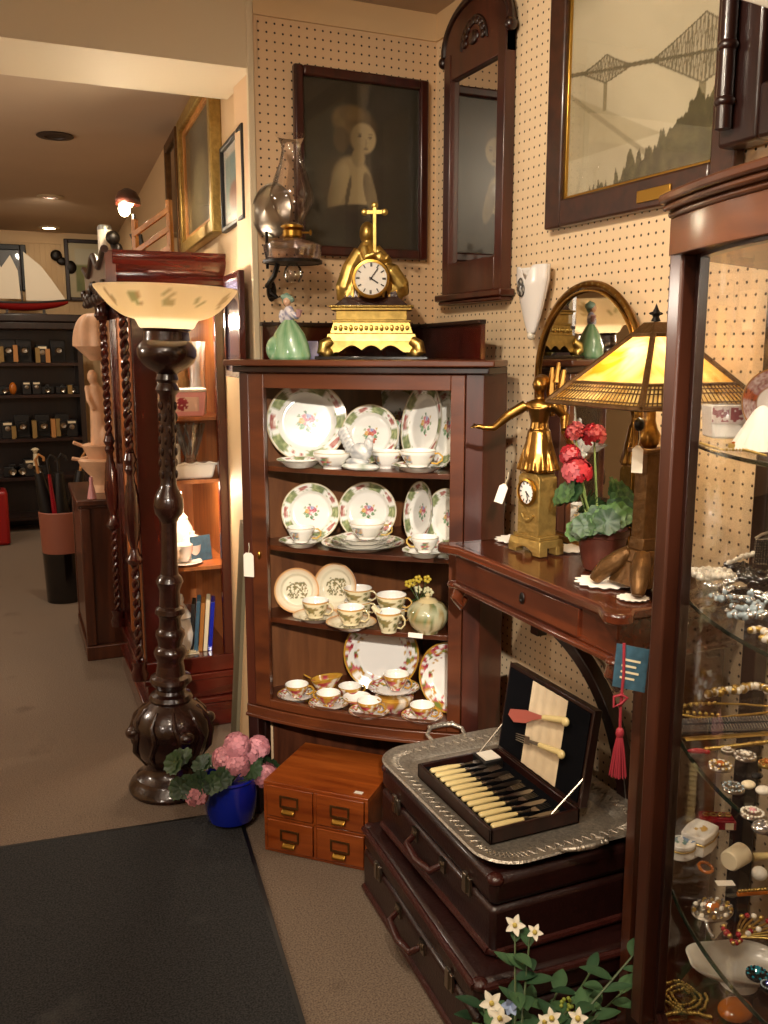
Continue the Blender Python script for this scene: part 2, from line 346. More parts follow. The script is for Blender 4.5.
# ------------------------------------------------------------------ pictures and mirrors on the walls
def rect_frame(m, w, h, fw, d, step=0, mi=0, back=0):      # local x across, z up, front faces -y
    for (x0, z0, x1, z1) in ((-w/2, 0, -w/2+fw, h), (w/2-fw, 0, w/2, h), (-w/2+fw, 0, w/2-fw, fw), (-w/2+fw, h-fw, w/2-fw, h)):
        m.box((x0, -d, z0), (x1, back, z1), mi)
    return m
def picture(name, label, cat, loc, rz, w, h, fw, d, fmat, cf, nu, nv, tilt=0, linr=None, extra=None, glaze=True):
    t = thing(name, label, cat, loc, rz); t.rotation_euler = (radians(tilt), 0, rz)
    rect_frame(M(), w, h, fw, d).build('frame', fmat, t, bev=min(.006, fw*.25))
    if linr: rect_frame(M(), w-2*fw+.002, h-2*fw+.002, linr[0], d*.6).build('liner', linr[1], t, loc=(0, 0, fw-.001), bev=.002)
    iw, ih = w-2*fw, h-2*fw
    M().grid(lambda u, v: (-iw/2+u*iw, -d*.35, fw+v*ih), nu, nv, cf=cf).build('print', 'ink', t)
    M().box((-w/2+.01, -d*.30, .01), (w/2-.01, -.001, h-.01)).build('backing', 'frame_dark', t)
    if glaze: M().box((-iw/2, -d*.5, fw), (iw/2, -d*.46, fw+ih)).build('glazing', 'clear', t)
    return t
def ellm(u, v, cu, cv, ru, rv, a=0):
    x, y = u-cu, v-cv; ca, sa = cos(a), sin(a); X = (x*ca+y*sa)/ru; Y = (-x*sa+y*ca)/rv; return max(0, min(1, (1.25-sqrt(X*X+Y*Y))*3))
def cf_child(u, v):                   # a soft sepia study of a seated child, plain and generic
    u = .5+(u-.55)/1.4; v = .5+(v-.52)/1.12
    c = mixc(hx('241f16'), hx('38301f'), fbm(u*3, v*3)); c = mixc(c, hx('2c3028'), max(0, u-.6)*1.2)
    def el(cu, cv, ru, rv, a=0, s=6):
        x, y = u-cu, v-cv; ca, sa = cos(a), sin(a); X = (x*ca+y*sa)/ru; Y = (-x*sa+y*ca)/rv; return max(0, min(1, (1.1-sqrt(X*X+Y*Y))*s))
    lit = lambda cu, r: mixc(hx('57472e'), hx('a08c64'), max(0, min(1, .55+(u-cu)/r*.5)))
    c = mixc(c, hx('3e3120'), el(.38, .37, .20, .20, .1, 3)*.7)
    c = mixc(c, lit(.38, .16), el(.40, .38, .125, .15, .15))
    c = mixc(c, lit(.33, .09), el(.315, .36, .048, .14, -.35)); c = mixc(c, hx('3b2f1e'), el(.375, .33, .012, .10, -.2)*.8)
    c = mixc(c, hx('2a2115'), el(.43, .22, .22, .055, .05)*.95)
    c = mixc(c, lit(.56, .08), el(.515, .335, .036, .12, .25)); 
    c = mixc(c, hx('47381f'), el(.42, .70, .135, .105, 0, 4)); c = mixc(c, hx('66522f'), vn(u*26, v*24, 3)*el(.39, .73, .11, .08, 0, 4)*.9); c = mixc(c, hx('47381f'), el(.335, .62, .05, .07, 0, 4))
    c = mixc(c, lit(.46, .10), el(.47, .635, .078, .082, -.1)); c = mixc(c, lit(.45, .09), el(.44, .53, .04, .05))
    for cu, cv, ru, rv, k in ((.450, .648, .014, .006, .85), (.515, .642, .013, .006, .85), (.490, .612, .006, .018, .35), (.487, .583, .020, .005, .75), (.447, .664, .020, .004, .5), (.516, .658, .018, .004, .5)): c = mixc(c, hx('33281a'), el(cu, cv, ru, rv, 0, 4)*k)
    return c
picture('framed_picture', 'dark red framed sepia portrait of a child hung on the pegboard above the gilt clock', 'picture', (1.1685, 2.786, 1.763), 0, .451, .552, .030, .026, 'frame_red', cf_child, 90, 110, tilt=0)
def cf_bridge(u, v):
    c = mixc(hx('a1967a'), hx('c4b99c'), fbm(u*2.5+v*1.5, v*3+u)); c = mixc(c, hx('7c7154'), max(0, .55-abs(v-.80-.12*u)*4)*.8)
    deck = .49-.13*u
    d1 = max(0, 1-abs(u-.28)/.17); d2 = max(0, 1-abs(u-.90)/.30)
    top = deck+.050*d1**1.3+.120*d2**1.1+.010; bot = deck-.045*d1-.095*d2-.006
    if bot < v < top:
        h = (v-bot)/(top-bot); k = u*46; x = k-math.floor(k); e = min(abs(x-h), abs(1-x-h)); edge = min(v-bot, top-v) < .007 or abs(v-deck) < .006 or x < .10
        c = mixc(c, hx('40381f'), .85 if edge else (.75 if e < .13 else .22))
    for pu in (.28, .90):
        if abs(u-pu) < .012 and .30 < v < bot if pu < .5 else (abs(u-pu) < .02 and .12 < v <= bot): c = mixc(c, hx('6d6242'), .8)
    if v < .40-.4*abs(u-.05) and v > .15: c = mixc(c, hx('857a58'), .5*fbm(u*9, v*12, 4)+.2)
    d = v-(.36-.55*(u-.1)); 
    if -.01 < d < .012 and u < .6: c = mixc(c, hx('6e6344'), .6)
    base = -.08+.36*max(0, u-.18)**1.1; spike = .085*max(vn(u*34, 1)**2*(1-abs((u*34) % 1-.5)), vn(u*17, 5)**2)+.03*vn(u*90, 7)
    if v < base+spike+.02: c = mixc(hx('2f2c18'), hx('655e3c'), fbm(u*26, v*26)**1.3)
    return c
t = picture('framed_print', 'large brown framed sepia print of a steel truss bridge over a river on the pegboard', 'picture', (1.432, 1.775, 1.782), -pi/2, .66, .74, .068, .03, 'frame_brown', cf_bridge, 220, 220, tilt=0, linr=(.008, 'brass'))
M().box((-.055, -.034, .015), (.055, -.030, .042)).build('name_plate', 'brass', t, bev=.001, loc=(.10, 0, 0))
def cf_gilt(u, v):
    c = mixc(hx('4a4636'), hx('6b6450'), fbm(u*4, v*6)); return mixc(c, hx('8a7d5c'), ellm(u, v, .5, .35, .25, .3)*.5)
ysm = 3.10
ang = -pi/2-.0795
def onwall(y, z, off=.004): return (WX(y)-off, y, z)
picture('small_picture', 'small black framed landscape picture beneath the beam on the side wall', 'picture', onwall(3.10, 1.88), ang, .40, .285, .016, .02, 'black', lambda u, v: (hx('d8cfc0') if (u < .1 or u > .9 or v < .12 or v > .88) else mixc(mixc(hx('5c8a92'), hx('9cb0a8'), fbm(u*5, v*5)), hx('a06a50'), ellm(u, v, .5, .35, .25, .16))), 40, 30)
t = picture('gilt_picture', 'large gilt framed dark painting high on the side wall past the beam', 'picture', onwall(3.78, 1.89), ang, .88, .56, .050, .045, 'gold_dull', cf_gilt, 40, 30, linr=(.022, 'light_wood'))
t = thing('narrow_mirror', 'tall narrow mirror in a dark gilt frame, farthest on the side wall', 'mirror', onwall(4.62, 1.86), ang)
rect_frame(M(), .44, .62, .045, .03).build('frame', 'bronze_lamp', t, bev=.006); M().box((-.18, -.015, .04), (.18, -.005, .58)).build('mirror_glass', 'mirror', t)
t = thing('glazed_frame', 'narrow dark framed glass leaning edge-on between the tall cabinet and china cabinet', 'picture frame', (.80, 2.95, 1.385), ang)
rect_frame(M(), .28, .33, .022, .02).build('frame', 'cherry', t, bev=.003); M().box((-.12, -.012, .02), (.12, -.005, .31)).build('pane', 'violet_glass', t)
tall_frame = t

# tall mirror with arched crest on the right wall (local x runs along the wall, front faces the aisle)
t = thing('wall_mirror', 'tall narrow mahogany mirror with arched carved crest on the right pegboard wall', 'mirror', (1.432, 2.488, 1.625), -pi/2); t.scale = (.90, 1, 1)
m = M(); m.box((-.20, -.035, .02), (-.155, 0, .73)).box((.155, -.035, .02), (.20, 0, .73)).box((-.155, -.035, .02), (.155, 0, .115))
arch = [(-.20, .655), (.20, .655), (.20, .73)]+[(.20*cos(pi*k/20), .73+.115*sin(pi*k/20)**.9) for k in range(1, 20)]+[(-.20, .73)]
m.prism([(b, a) for a, b in arch], -.032, 0, 'y'); m.build('frame', 'mahogany', t, bev=.003)
m = M(); m.tube([(.212*cos(pi*k/24), -.028, .735+.122*sin(pi*k/24)**.9) for k in range(25)], .012, 8).ell((-.215, -.028, .72), .018).ell((.215, -.028, .72), .018); m.build('crest_moulding', 'mahogany_dark', t)
m = M(); m.box((-.225, -.05, 0), (.225, 0, .02)).box((-.212, -.042, -.012), (.212, 0, 0)); m.build('base_ledge', 'mahogany', t, bev=.004)
m = M()
for k in range(9):
    a = pi*k/8; m.ell((.06*cos(a), -.034, .735+.05*sin(a)), (.016, .006, .012))
m.ell((0, -.034, .74), (.03, .008, .02)).tube([(.085*cos(pi*k/14), -.033, .72+.075*sin(pi*k/14)) for k in range(15)], .005, 6); m.build('carving', 'mahogany_dark', t)
M().box((-.157, -.018, .112), (.157, -.012, .66)).build('mirror_glass', 'mirror', t)

# dark carved frame at the far right, over the curio cabinet
t = thing('dark_mirror', 'dark carved mahogany framed mirror hung at the upper right above the curio cabinet', 'mirror', (1.425, 1.16, 1.86), -pi/2)
rect_frame(M(), .60, .64, .10, .055).build('frame', 'mahogany_dark', t, bev=.008)
M().tube([(.27, -.07, .03), (.27, -.07, .61)], .016, 10).build('turned_column', 'mahogany_dark', t)
m = M().tube([(-.27, -.07, .03), (-.27, -.07, .61)], .016, 10)
for k in range(6): m.ell((-.27, -.07, .08+k*.1), (.02, .02, .014))
m.build('turned_column', 'mahogany_dark', t); M().box((-.21, -.03, .09), (.21, -.01, .55)).build('mirror_glass', 'black_gloss', t)
m = M(); m.grid(lambda u, v: (-.2+u*.4, .01*sin(u*9), .0+v*.28), 20, 8)
tag(m.build('paper_sign', 'paper', solid=.002, loc=tuple(at_y(770, 12, .86)), rot=(0, radians(24), radians(-40))), 'white paper sheet hanging at the top right corner', 'paper')

# heart shaped glass wall pocket
t = thing('wall_pocket', 'frosted white glass heart shaped wall pocket on the right pegboard', 'wall vase', (1.43, 2.145, 1.515), -pi/2)
def hp(u, v):
    a = 2*pi*u; z = v; top = .185+.018*abs(sin(a/1.0))
    w = (.012+.062*min(1, v*1.25)**.75); 
    x = w*cos(a); dip = -.03*exp(-(x/.018)**2)*max(0, v-.7)/.3
    return (x*.95, -.03+.024*sin(a)*min(1, .25+v), .18*v+dip*1.3)
M().grid(hp, 40, 24).build('pocket', 'white_wax', t, solid=.003); M().ell((0, -.03, -.004), .012).build('finial', 'pearl', t)
M().ell((-.022, -.053, .125), (.020, .008, .026), fn=lambda q: hx('3b3a38') if sin(q.x*700)*sin(q.z*500) > -.2 else hx('b9b5ad')).build('painted_motif', 'figurine', t)

# ------------------------------------------------------------------ corner china cabinet (local x across its front, y into the corner)
CA = -radians(43.1); CO = Vector((.9994, 2.4262, 0))
def cl(x, y, z=0): return Vector((CO.x+x*cos(CA)-y*sin(CA), CO.y+x*sin(CA)+y*cos(CA), z))
def plan(bow=.045, e=0, side=0):
    f = [(-(.372+e)+2*(.372+e)*k/16, -bow*(1-(2*k/16-1)**2)-e) for k in range(17)]
    return f+[(.415+side, .10), (.05, .53), (-.40-side, .08)]
cab = thing('china_cabinet', 'mahogany corner china cabinet with bowed glass door and raised back rail', 'china cabinet', CO, CA)
M().prism(plan(.05, .035, .0), 1.427, 1.445).build('top_board', 'mahogany_h', cab, bev=.004)
M().prism(plan(.045, .015), 1.408, 1.427).build('cornice', 'mahogany_dark', cab, bev=.003)
def strip(poly, i0, i1, z0, z1, th):        # a wall of thickness th along part of a plan line
    m = []
    return m
def wallseg(m, a, b, z0, z1, th, mi=0):
    a = Vector(a); b = Vector(b); d = (b-a).normalized(); n = Vector((-d.y, d.x))*th
    m.prism([tuple(a), tuple(b), tuple(b+n), tuple(a+n)], z0, z1, mi=mi)
m = M(); wallseg(m, (.05, .53), (.415, .10), .35, 1.41, -.012); wallseg(m, (-.40, .08), (.05, .53), .35, 1.41, -.012); m.build('back_panel', 'mahogany_in', cab)
m = M(); wallseg(m, (.372, 0), (.415, .10), .35, 1.41, .014); m.build('side_panel', 'mahogany', cab)
m = M(); wallseg(m, (-.372, 0), (-.40, .08), .35, 1.41, -.014); m.build('side_panel', 'mahogany', cab)
def bowy(x, bow=.045): return -bow*(1-(x/.372)**2)
def bowbar(m, x0, x1, z0, z1, y0, y1, n=14, mi=0):
    top = [(x0+(x1-x0)*k/n, bowy(x0+(x1-x0)*k/n)+y0) for k in range(n+1)]; bk = [(x, y-y0+y1) for x, y in top[::-1]]
    m.prism(top+bk, z0, z1, mi=mi)
m = M(); bowbar(m, -.372, .372, .345, .372, -.008, .03); bowbar(m, -.372, .372, .337, .347, -.018, .03); m.build('base_moulding', 'mahogany_h', cab, bev=.002)
M().prism([(x*.985, y*.98+.01) for x, y in plan(.045)], .372, .385).build('bottom_board', 'mahogany_h', cab)
m = M(); bowbar(m, -.372, -.340, .372, 1.408, 0, .03); m.build('corner_post', 'mahogany', cab, bev=.002)
m = M(); bowbar(m, .324, .372, .372, 1.408, 0, .03); m.build('corner_post', 'mahogany', cab, bev=.002)
door = M(); bowbar(door, -.338, -.283, .375, 1.405, -.003, .018); bowbar(door, .284, .322, .375, 1.405, -.003, .018); bowbar(door, -.283, .284, 1.363, 1.405, -.003, .018); bowbar(door, -.283, .284, .375, .402, -.003, .018)
d = door.build('door', 'mahogany_h', cab, bev=.002)
g = M(); bowbar(g, -.284, .285, .400, 1.365, .006, .009); g.build('door_glass', 'clear', d)
M().ell((-.31, bowy(-.31)-.006, .86), (.006, .005, .012)).build('keyhole_plate', 'brass', d)
for z in (1.128, .884, .654):
    sp = [(-.345+.69*k/16, bowy(-.345+.69*k/16, .035)+.035) for k in range(17)]+[(.39, .11), (.05, .508), (-.375, .085)]
    M().prism(sp, z-.016, z).build('shelf', 'mahogany_h', cab, bev=.002)
for x, y in ((-.352, .012), (.352, .012), (-.37, .10), (.385, .12), (.05, .49)):
    m = M().box((x-.018, y-.018, 0), (x+.018, y+.018, .345)); m.build('leg', 'mahogany_dark', cab, bev=.003)
for a, b in (((.05, .515), (.345, .12)), ((-.36, .13), (.05, .515))):
    m = M(); wallseg(m, a, b, 1.445, 1.545, -.014 if a[0] > 0 else -.014); k = m.build('back_rail', 'cherry', cab)
    m = M(); wallseg(m, (Vector(a)+(Vector(a)-Vector(b)).normalized()*.006), (Vector(b)-(Vector(a)-Vector(b)).normalized()*.006), 1.545, 1.557, -.024); m.build('rail_cap', 'mahogany_dark', k, bev=.002)
# price tag on the left post
def price_tag(loc, rz, label, w=.03, h=.045, tilt=0):
    t = thing('price_tag', label, 'price tag', loc, rz, 'price tags'); t.rotation_euler = (0, radians(tilt), rz)
    p = [(-w/2, -h), (w/2, -h), (w/2, -.008), (w/2-.008, 0), (-w/2+.008, 0), (-w/2, -.008)]
    M().prism([(b, a) for a, b in p], -.0006, .0006, 'y').build('card', 'paper', t); M().tube([(0, 0, -.005), (.003, 0, .015), (0, .004, .03)], .0007, 5).build('string', 'cream', t)
    return t
p = cl(-.345, -.022, .865); price_tag(p, CA, 'blank white price tag hanging on the left post of the china cabinet', .034, .075)

# ------------------------------------------------------------------ china
WH = hx('f1ede4')
POSY = [(0, 0, .085, 'c2566a'), (.02, -.02, .04, 'f0d8d8'), (-.11, .03, .06, 'd8a040'), (.10, .07, .065, 'b8405a'), (.03, .13, .05, '8a94c0'), (-.06, .12, .05, 'c87a80'), (.13, -.06, .05, '5f8a5c'), (-.10, -.09, .06, '6f9a6c'), (.02, -.14, .055, '4f7a50'), (-.18, -.03, .035, '6a8f60'), (.19, .03, .035, '7a9a68'), (-.03, .21, .03, '5f8058'), (.08, -.20, .03, 'c05868'), (-.17, .13, .03, '88a070'), (.15, .16, .03, 'c9a24a')]
POSY = [(a, b_, r, hx(h)) for a, b_, r, h in POSY]
def posy(x, y, c, s=1.25):
    for a, b_, r, h in POSY:
        d = sqrt((x-a*s)**2+(y-b_*s)**2)
        if d < r*s: c = mixc(h, WH, .25*(vn(x*60, y*60, 3) > .55))
    return c
def pat_green(q, t):                       # white glaze, alternating green panels and small red sprays on the rim, posy in the centre
    c = WH
    if q > .965: return mixc(WH, hx('b79a55'), .7)
    if q > .70:
        s = cos(5*t); x = q*cos(t)*16; y = q*sin(t)*16
        if s > .30 and .735 < q < .945:
            c = mixc(hx('6c7c55'), hx('b9bd8c'), vn(x*1.9+9, y*1.9+9, 2)*vn(x*.8+40, y*.8+40, 5)*1.6)
        elif s < -.55 and .78 < q < .92 and vn(x, y, 8) > .35: c = mixc(hx('9a3f48'), hx('c99a8a'), vn(x*2, y*2, 9))
        elif vn(x*1.4, y*1.4, 12) > .80: c = hx('a8b08a')
    elif q < .34: return posy(q*cos(t), q*sin(t), c)
    return c
def pat_bird(q, t):
    c = hx('ebe0c4')
    if q > .93: return hx('d9a26c')
    if q > .75: c = mixc(c, hx('dfb489'), (q-.75)*3.4)
    x = q*cos(t)*12+50; y = q*sin(t)*12+31
    if q < .48 and vn(x*1.4, y*1.4, 3) > .48 and abs(q*sin(t)) < .36: c = mixc(hx('5f6a4a'), hx('a08a62'), vn(x*2, y*2, 7))
    return c
def pat_rose(q, t):
    c = hx('f0ebe4'); x = q*cos(t)*13+40; y = q*sin(t)*13+40
    if q > .95: return hx('b98a32')
    if q > .60:
        k = vn(x, y, 3)+.8*(q-.78)
        if k > .52: c = [hx('b8862c'), hx('c09236'), hx('9c2f3a'), hx('c4606a'), hx('77803a')][int(hash2(int(x*.7), int(y*.7), 5)*5)]
    return c
def pat_red(q, t):
    c = hx('eee6dc'); x = q*cos(t)*14; y = q*sin(t)*14
    if q > .95: return hx('b07840')
    if q > .52:
        k = vn(x*1.6, y*1.6, 3); c = mixc(hx('8c3a44'), hx('d8c4bc'), k*1.1)
        if abs(cos(2*t+.6)) > .93 : c = hx('b4522c') if k > .3 else hx('5a2a20')
    elif q > .49: c = hx('a8785a')
    elif q < .12: c = hx('6a8a6a')
    return c
def plate_m(R, pat, depth=.018, well=.62, n=72):
    m = M(); prof = []
    for k in range(0, 17): q = k/16*well; prof.append((R*q, 0))
    for k in range(1, 6): q = well+(.74-well)*k/5; prof.append((R*q, depth*.55*(k/5)**1.5))
    for k in range(1, 15): q = .74+.26*k/14; prof.append((R*q, depth*(.55+.45*k/14)))
    prof2 = [(R*1.0, depth-.002), (R*.74, depth*.5-.004), (R*.6, -.004), (R*.5, -.007), (0, -.006)]
    m.lathe(prof, n, fn=lambda r, z, t: pat(r/R, t), cap=False); m.lathe(prof2, n, fn=lambda r, z, t: WH, cap=False)
    return m
def cup_m(R, h, pat, foot=.55, flare=1.0, n=40):         # pat(v 0..1 up the side, t)
    m = M(); prof = [(R*.0, .004), (R*foot*.9, .003), (R*foot, 0), (R*foot, .006)]
    for k in range(1, 15):
        v = k/14; prof.append((R*(foot+(1-foot)*min(1, v*1.25)**.7*(1 if flare == 1 else (1+(flare-1)*v))), .006+(h-.006)*v))
    m.lathe(prof, n, fn=lambda r, z, t: pat(z/h, t), cap=False)
    inn = [(r-.003, z) for r, z in prof[:3:-1]]; inn[0] = (prof[-1][0]-.0012, h+.0008); inn.append((0, .010))
    m.lathe([prof[-1]]+inn, n, fn=lambda r, z, t: hx('f4efe6'), cap=False)
    return m
def handle_m(R, h, col, s=1.0, z0=.25, z1=.85):
    m = M(); m.usecol = True; m.col = col
    m.tube([(R*.80, 0, h*z0), (R*1.12, 0, h*(z0-.02)), (R*1.42*s, 0, h*.45), (R*1.45*s, 0, h*.68), (R*1.22, 0, h*(z1+.03)), (R*.95, 0, h*z1)], .0028, 8); return m
def side_green(v, t):
    c = WH
    if v > .96: return hx('b79a55')
    x = t*5; y = v*6
    if cos(3*t) > .35 and .2 < v < .8 and vn(x*1.2, y, 3) > .35: c = [hx('b05060'), hx('6f8a62'), hx('c9a27a'), hx('8a95a8')][int(hash2(int(x*1.4), int(y*1.2), 2)*4)]
    return c
def side_bird(v, t):
    if v > .93: return hx('c99a58')
    c = hx('e6d9b2')
    if .15 < v < .85 and vn(t*4, v*5, 3) > .50: c = mixc(hx('66704a'), hx('9a8452'), vn(t*9, v*9, 4))
    return c
def side_rose(v, t):
    if v > .9: return hx('b98a32')
    c = hx('e9ddc8')
    if vn(t*4, v*4, 3) > .36: c = [hx('b07c28'), hx('9c2f3a'), hx('bf9038'), hx('c05a60')][int(hash2(int(t*3), int(v*4), 2)*4)]
    return c
def plate(name, label, pat, R, loc, face=None, group=None, lean=14, sx=1, cat='plate', depth=.018):
    """face: compass direction (radians) the leaning plate looks towards; None = lying flat"""
    m = plate_m(R, pat, depth); o = m.build(name, 'china', ang=60)
    tag(o, label, cat, group)
    if face is None: o.location = (loc[0], loc[1], loc[2]+.007)
    else:
        L = radians(lean); r = Matrix.Rotation(face+pi/2, 4, 'Z') @ Matrix.Rotation(pi/2-L, 4, 'X')
        o.rotation_euler = r.to_euler(); o.location = (loc[0], loc[1], loc[2]+R*cos(L)+.001)
    o.scale = (sx, 1, 1); return o
def cup(label, R, h, side, hcol, loc, rz, group, foot=.55, name='teacup', cat='cup', flare=1.0):
    t = thing(name, label, cat, loc, rz, group); cup_m(R, h, side, foot, flare).build('bowl', 'china', t, ang=60); handle_m(R, h, hcol).build('handle', 'china', t); return t
def saucer(label, R, pat, loc, group): return plate('saucer', label, pat, R, loc, group=group, cat='saucer', depth=.014)
FA = -pi/2-YAW                         # compass direction from the cabinet towards the aisle
G1 = 'green panelled porcelain on the top shelf'; G2 = 'green panelled porcelain on the second shelf'; G3 = 'cream bird pattern china on the third shelf'; G4 = 'gold and rose china on the bottom shelf'
Z1, Z2, Z3, Z4 = 1.128, .884, .654, .385
def C_(x, y, z): return cl(x, y, z)
FC = CA-pi/2                            # straight out of the cabinet front
FLW = pi*0-pi/2                         # facing away from the back wall (-y)
FRW = pi                                # facing away from the right wall (-x)
def pos(px, py, z): v = on(px, py, z); return (v.x, v.y, z)
plate('dinner_plate', 'largest green panelled round plate standing at the left of the top shelf', pat_green, .125, cl(-.222, .155, Z1), FA+.05, G1, 11)
plate('dinner_plate', 'medium green panelled plate standing behind the rooster on the top shelf', pat_green, .090, cl(-.025, .19, Z1), FA-.15, G1, 12)
plate('platter', 'oval green panelled platter standing at the right of the top shelf', pat_green, .124, cl(.150, .19, Z1), FRW+.20, G1, 9, .78, 'platter')
plate('dinner_plate', 'green panelled plate tucked behind the oval platter at the right post, top shelf', pat_green, .115, cl(.225, .175, Z1), FRW+.15, G1, 9, .8)
plate('platter', 'tall rim of a green panelled platter behind the medium plate, top shelf', pat_green, .122, cl(.005, .40, Z1), FRW+.7, G1, 6, .8, 'platter')
plate('side_plate', 'small green panelled plate lying flat in front of the largest plate', pat_green, .070, cl(-.19, .025, Z1), None, G1)
cup('wide green patterned cream soup cup left of the rooster on the top shelf', .056, .048, side_green, hx('c9a858'), cl(-.090, .035, Z1), CA+2.6, G1, .5, 'soup_cup')
cup('white patterned teacup right behind the rooster on the top shelf', .045, .050, side_green, hx('b79a55'), cl(.058, .100, Z1), CA-.2, G1, .55)
saucer('saucer under the gilt handled cup at the right of the top shelf', .080, pat_green, cl(.175, .045, Z1), G1)
cup('white teacup with gilt handle on the saucer at the right of the top shelf', .052, .046, side_green, hx('c89a40'), cl(.172, .045, Z1+.015), CA-.1, G1, .55)
# porcelain rooster figurine
t = thing('rooster_figurine', 'grey and white porcelain rooster figurine in the middle of the top shelf', 'figurine', cl(.005, .020, Z1), CA-.1)
def rc(q): return mixc(hx('8b8f94'), hx('e8e4dc'), vn(q.x*150+3, q.z*150, 3))
m = M(); m.ell((.0, 0, .052), (.036, .02, .028), fn=rc).ell((.026, 0, .073), (.014, .012, .024), fn=rc).ell((.032, 0, .093), (.011, .009, .011), fn=rc)
for k in range(5): m.ell((-.034-.006*k, 0, .066+.011*k), (.020, .008, .012), R=Matrix.Rotation(-.8, 3, 'Y'), fn=rc)
m.build('body', 'figurine', t)
m = M(); m.usecol = True; m.col = hx('b0604a'); m.ell((.034, 0, .106), (.010, .003, .006)).ell((.043, 0, .085), (.003, .004, .006)).ell((.046, 0, .092), (.006, .003, .003)); m.build('comb', 'figurine', t)
M().ell((0, 0, .010), (.062, .034, .012), fn=lambda q: mixc(hx('e9e6df'), hx('8f9c84'), .8*(vn(q.x*120, q.y*120, 4) > .55))).ell((-.01, 0, .024), (.036, .022, .014), fn=rc).build('plinth', 'figurine', t)
# second shelf
plate('dinner_plate', 'left of the two round green panelled plates standing on the second shelf', pat_green, .091, cl(-.200, .125, Z2), FA, G2, 12)
plate('dinner_plate', 'right of the two round green panelled plates standing on the second shelf', pat_green, .092, cl(-.035, .19, Z2), FA-.1, G2, 12)
plate('dinner_plate', 'green panelled plate angled steeply on the right back panel, second shelf', pat_green, .096, cl(.140, .20, Z2), FRW+.10, G2, 8, .85)
plate('dinner_plate', 'green panelled plate partly hidden by the right post on the second shelf', pat_green, .090, cl(.232, .16, Z2), FRW+.2, G2, 10)
saucer('saucer at the left of the second shelf', .068, pat_green, cl(-.195, .035, Z2), G2)
cup('teacup on its saucer at the left of the second shelf', .042, .046, side_green, hx('c9a858'), cl(-.195, .035, Z2+.014), CA+.3, G2, .5)
for k, (R, lab) in enumerate(((.125, 'bottom'), (.098, 'middle'), (.076, 'top'))):
    plate('dinner_plate', '%s plate of the flat stack under the soup cup on the second shelf' % lab, pat_green, R, (*cl(-.005, .065)[:2], Z2+.008*k), None, G2, depth=.016)
cup('wide soup cup on the stack of plates, second shelf', .053, .048, side_green, hx('b79a55'), cl(.008, .065, Z2+.034), CA+.1, G2, .5, 'soup_cup')
saucer('saucer at the right of the second shelf beside the post', .066, pat_green, cl(.200, .025, Z2), G2)
cup('small teacup on the saucer at the right of the second shelf', .040, .044, side_green, hx('c9a858'), cl(.200, .025, Z2+.014), CA+3, G2, .5)
# third shelf
plate('side_plate', 'left bird pattern plate standing against the back, third shelf', pat_bird, .071, cl(-.243, .105, Z3), FA, G3, 14)
plate('side_plate', 'right bird pattern plate standing against the back, third shelf', pat_bird, .076, cl(-.135, .17, Z3), FA-.3, G3, 14, .95)
for (x, y, R, lab) in ((-.150, .035, .070, 'left'), (-.020, .0, .076, 'middle')):
    saucer('bird pattern saucer under the %s front cup, third shelf' % lab, R, pat_bird, cl(x, y, Z3), G3)
    cup('%s front cream cup with bird pattern on its saucer, third shelf' % lab, .041, .052, side_bird, hx('d9c89a'), cl(x, y, Z3+.013), CA-.1, G3, .6)
for k in range(2):
    cup('%s cup of the left stacked pair at the back of the third shelf' % ('lower', 'upper')[k], .044, .045, side_bird, hx('e2d2a8'), cl(-.05, .14, Z3+.001+.040*k), CA-.1, G3, .75)
    cup('%s cup of the right stacked pair on the third shelf' % ('lower', 'upper')[k], .046, .046, side_bird, hx('caa25a'), cl(.075, .095, Z3+.001+.040*k), CA-.1, G3, .75)
t = thing('cream_jug', 'small bird pattern cream jug in front of the stacked cups, third shelf', 'jug', cl(.098, .002, Z3), CA-.1, G3)
cup_m(.036, .062, side_bird, .65, 1.05).build('bowl', 'china', t); handle_m(.036, .062, hx('d9c89a')).build('handle', 'china', t)
m = M(); m.usecol = True; m.col = hx('e6d9b2'); m.tube([(-.030, 0, .052), (-.042, 0, .062), (-.054, 0, .070)], [.012, .009, .005], 8); m.build('spout', 'china', t)
t = thing('teapot', 'round green and cream lidded pot at the right of the third shelf', 'pot', cl(.208, .035, Z3), CA, G3); t.scale = (1.1, 1.1, 1.05)
m = M().lathe([(0, .002), (.028, 0), (.030, .006), (.046, .020), (.056, .045), (.054, .066), (.040, .084), (.026, .090)], 40, fn=lambda r, z, t: mixc(hx('a8a888'), hx('d8c49a'), .5+.5*sin(z*70)) if vn(t*4, z*60, 3) < .5 else mixc(hx('5d7048'), hx('a88a5a'), vn(t*8, z*90, 4)), cap=False); m.build('body', 'china', t)
m = M().lathe([(.028, .089), (.020, .097), (.006, .101), (.006, .104), (.009, .108), (.005, .113), (0, .114)], 24, fn=lambda r, z, t: hx('cdb98a'), cap=False); m.build('lid', 'china', t)
t = thing('flower_posy', 'small posy of yellow porcelain flowers behind the stacked cups on the third shelf', 'flowers', cl(.125, .22, Z3), CA)
m = M().lathe([(0, 0), (.022, 0), (.028, .02), (.022, .035), (.024, .04)], 20); m.build('vase', 'green_leaf', t)
m = M(); m.usecol = True
for k in range(7):
    a = k*2.4; x, y, z = .035*cos(a), .02*sin(a), .07+.022*(k % 3); m.col = hx('4a5a30'); m.tube([(0, 0, .035), (x, y, z)], .0015, 5)
    for j in range(5): m.col = hx('d8b83c') if k % 3 else hx('ece2b0'); m.ell((x+.008*cos(j*1.257), y, z+.008*sin(j*1.257)), (.006, .004, .006), 8, 6)
m.build('flowers', 'figurine', t)
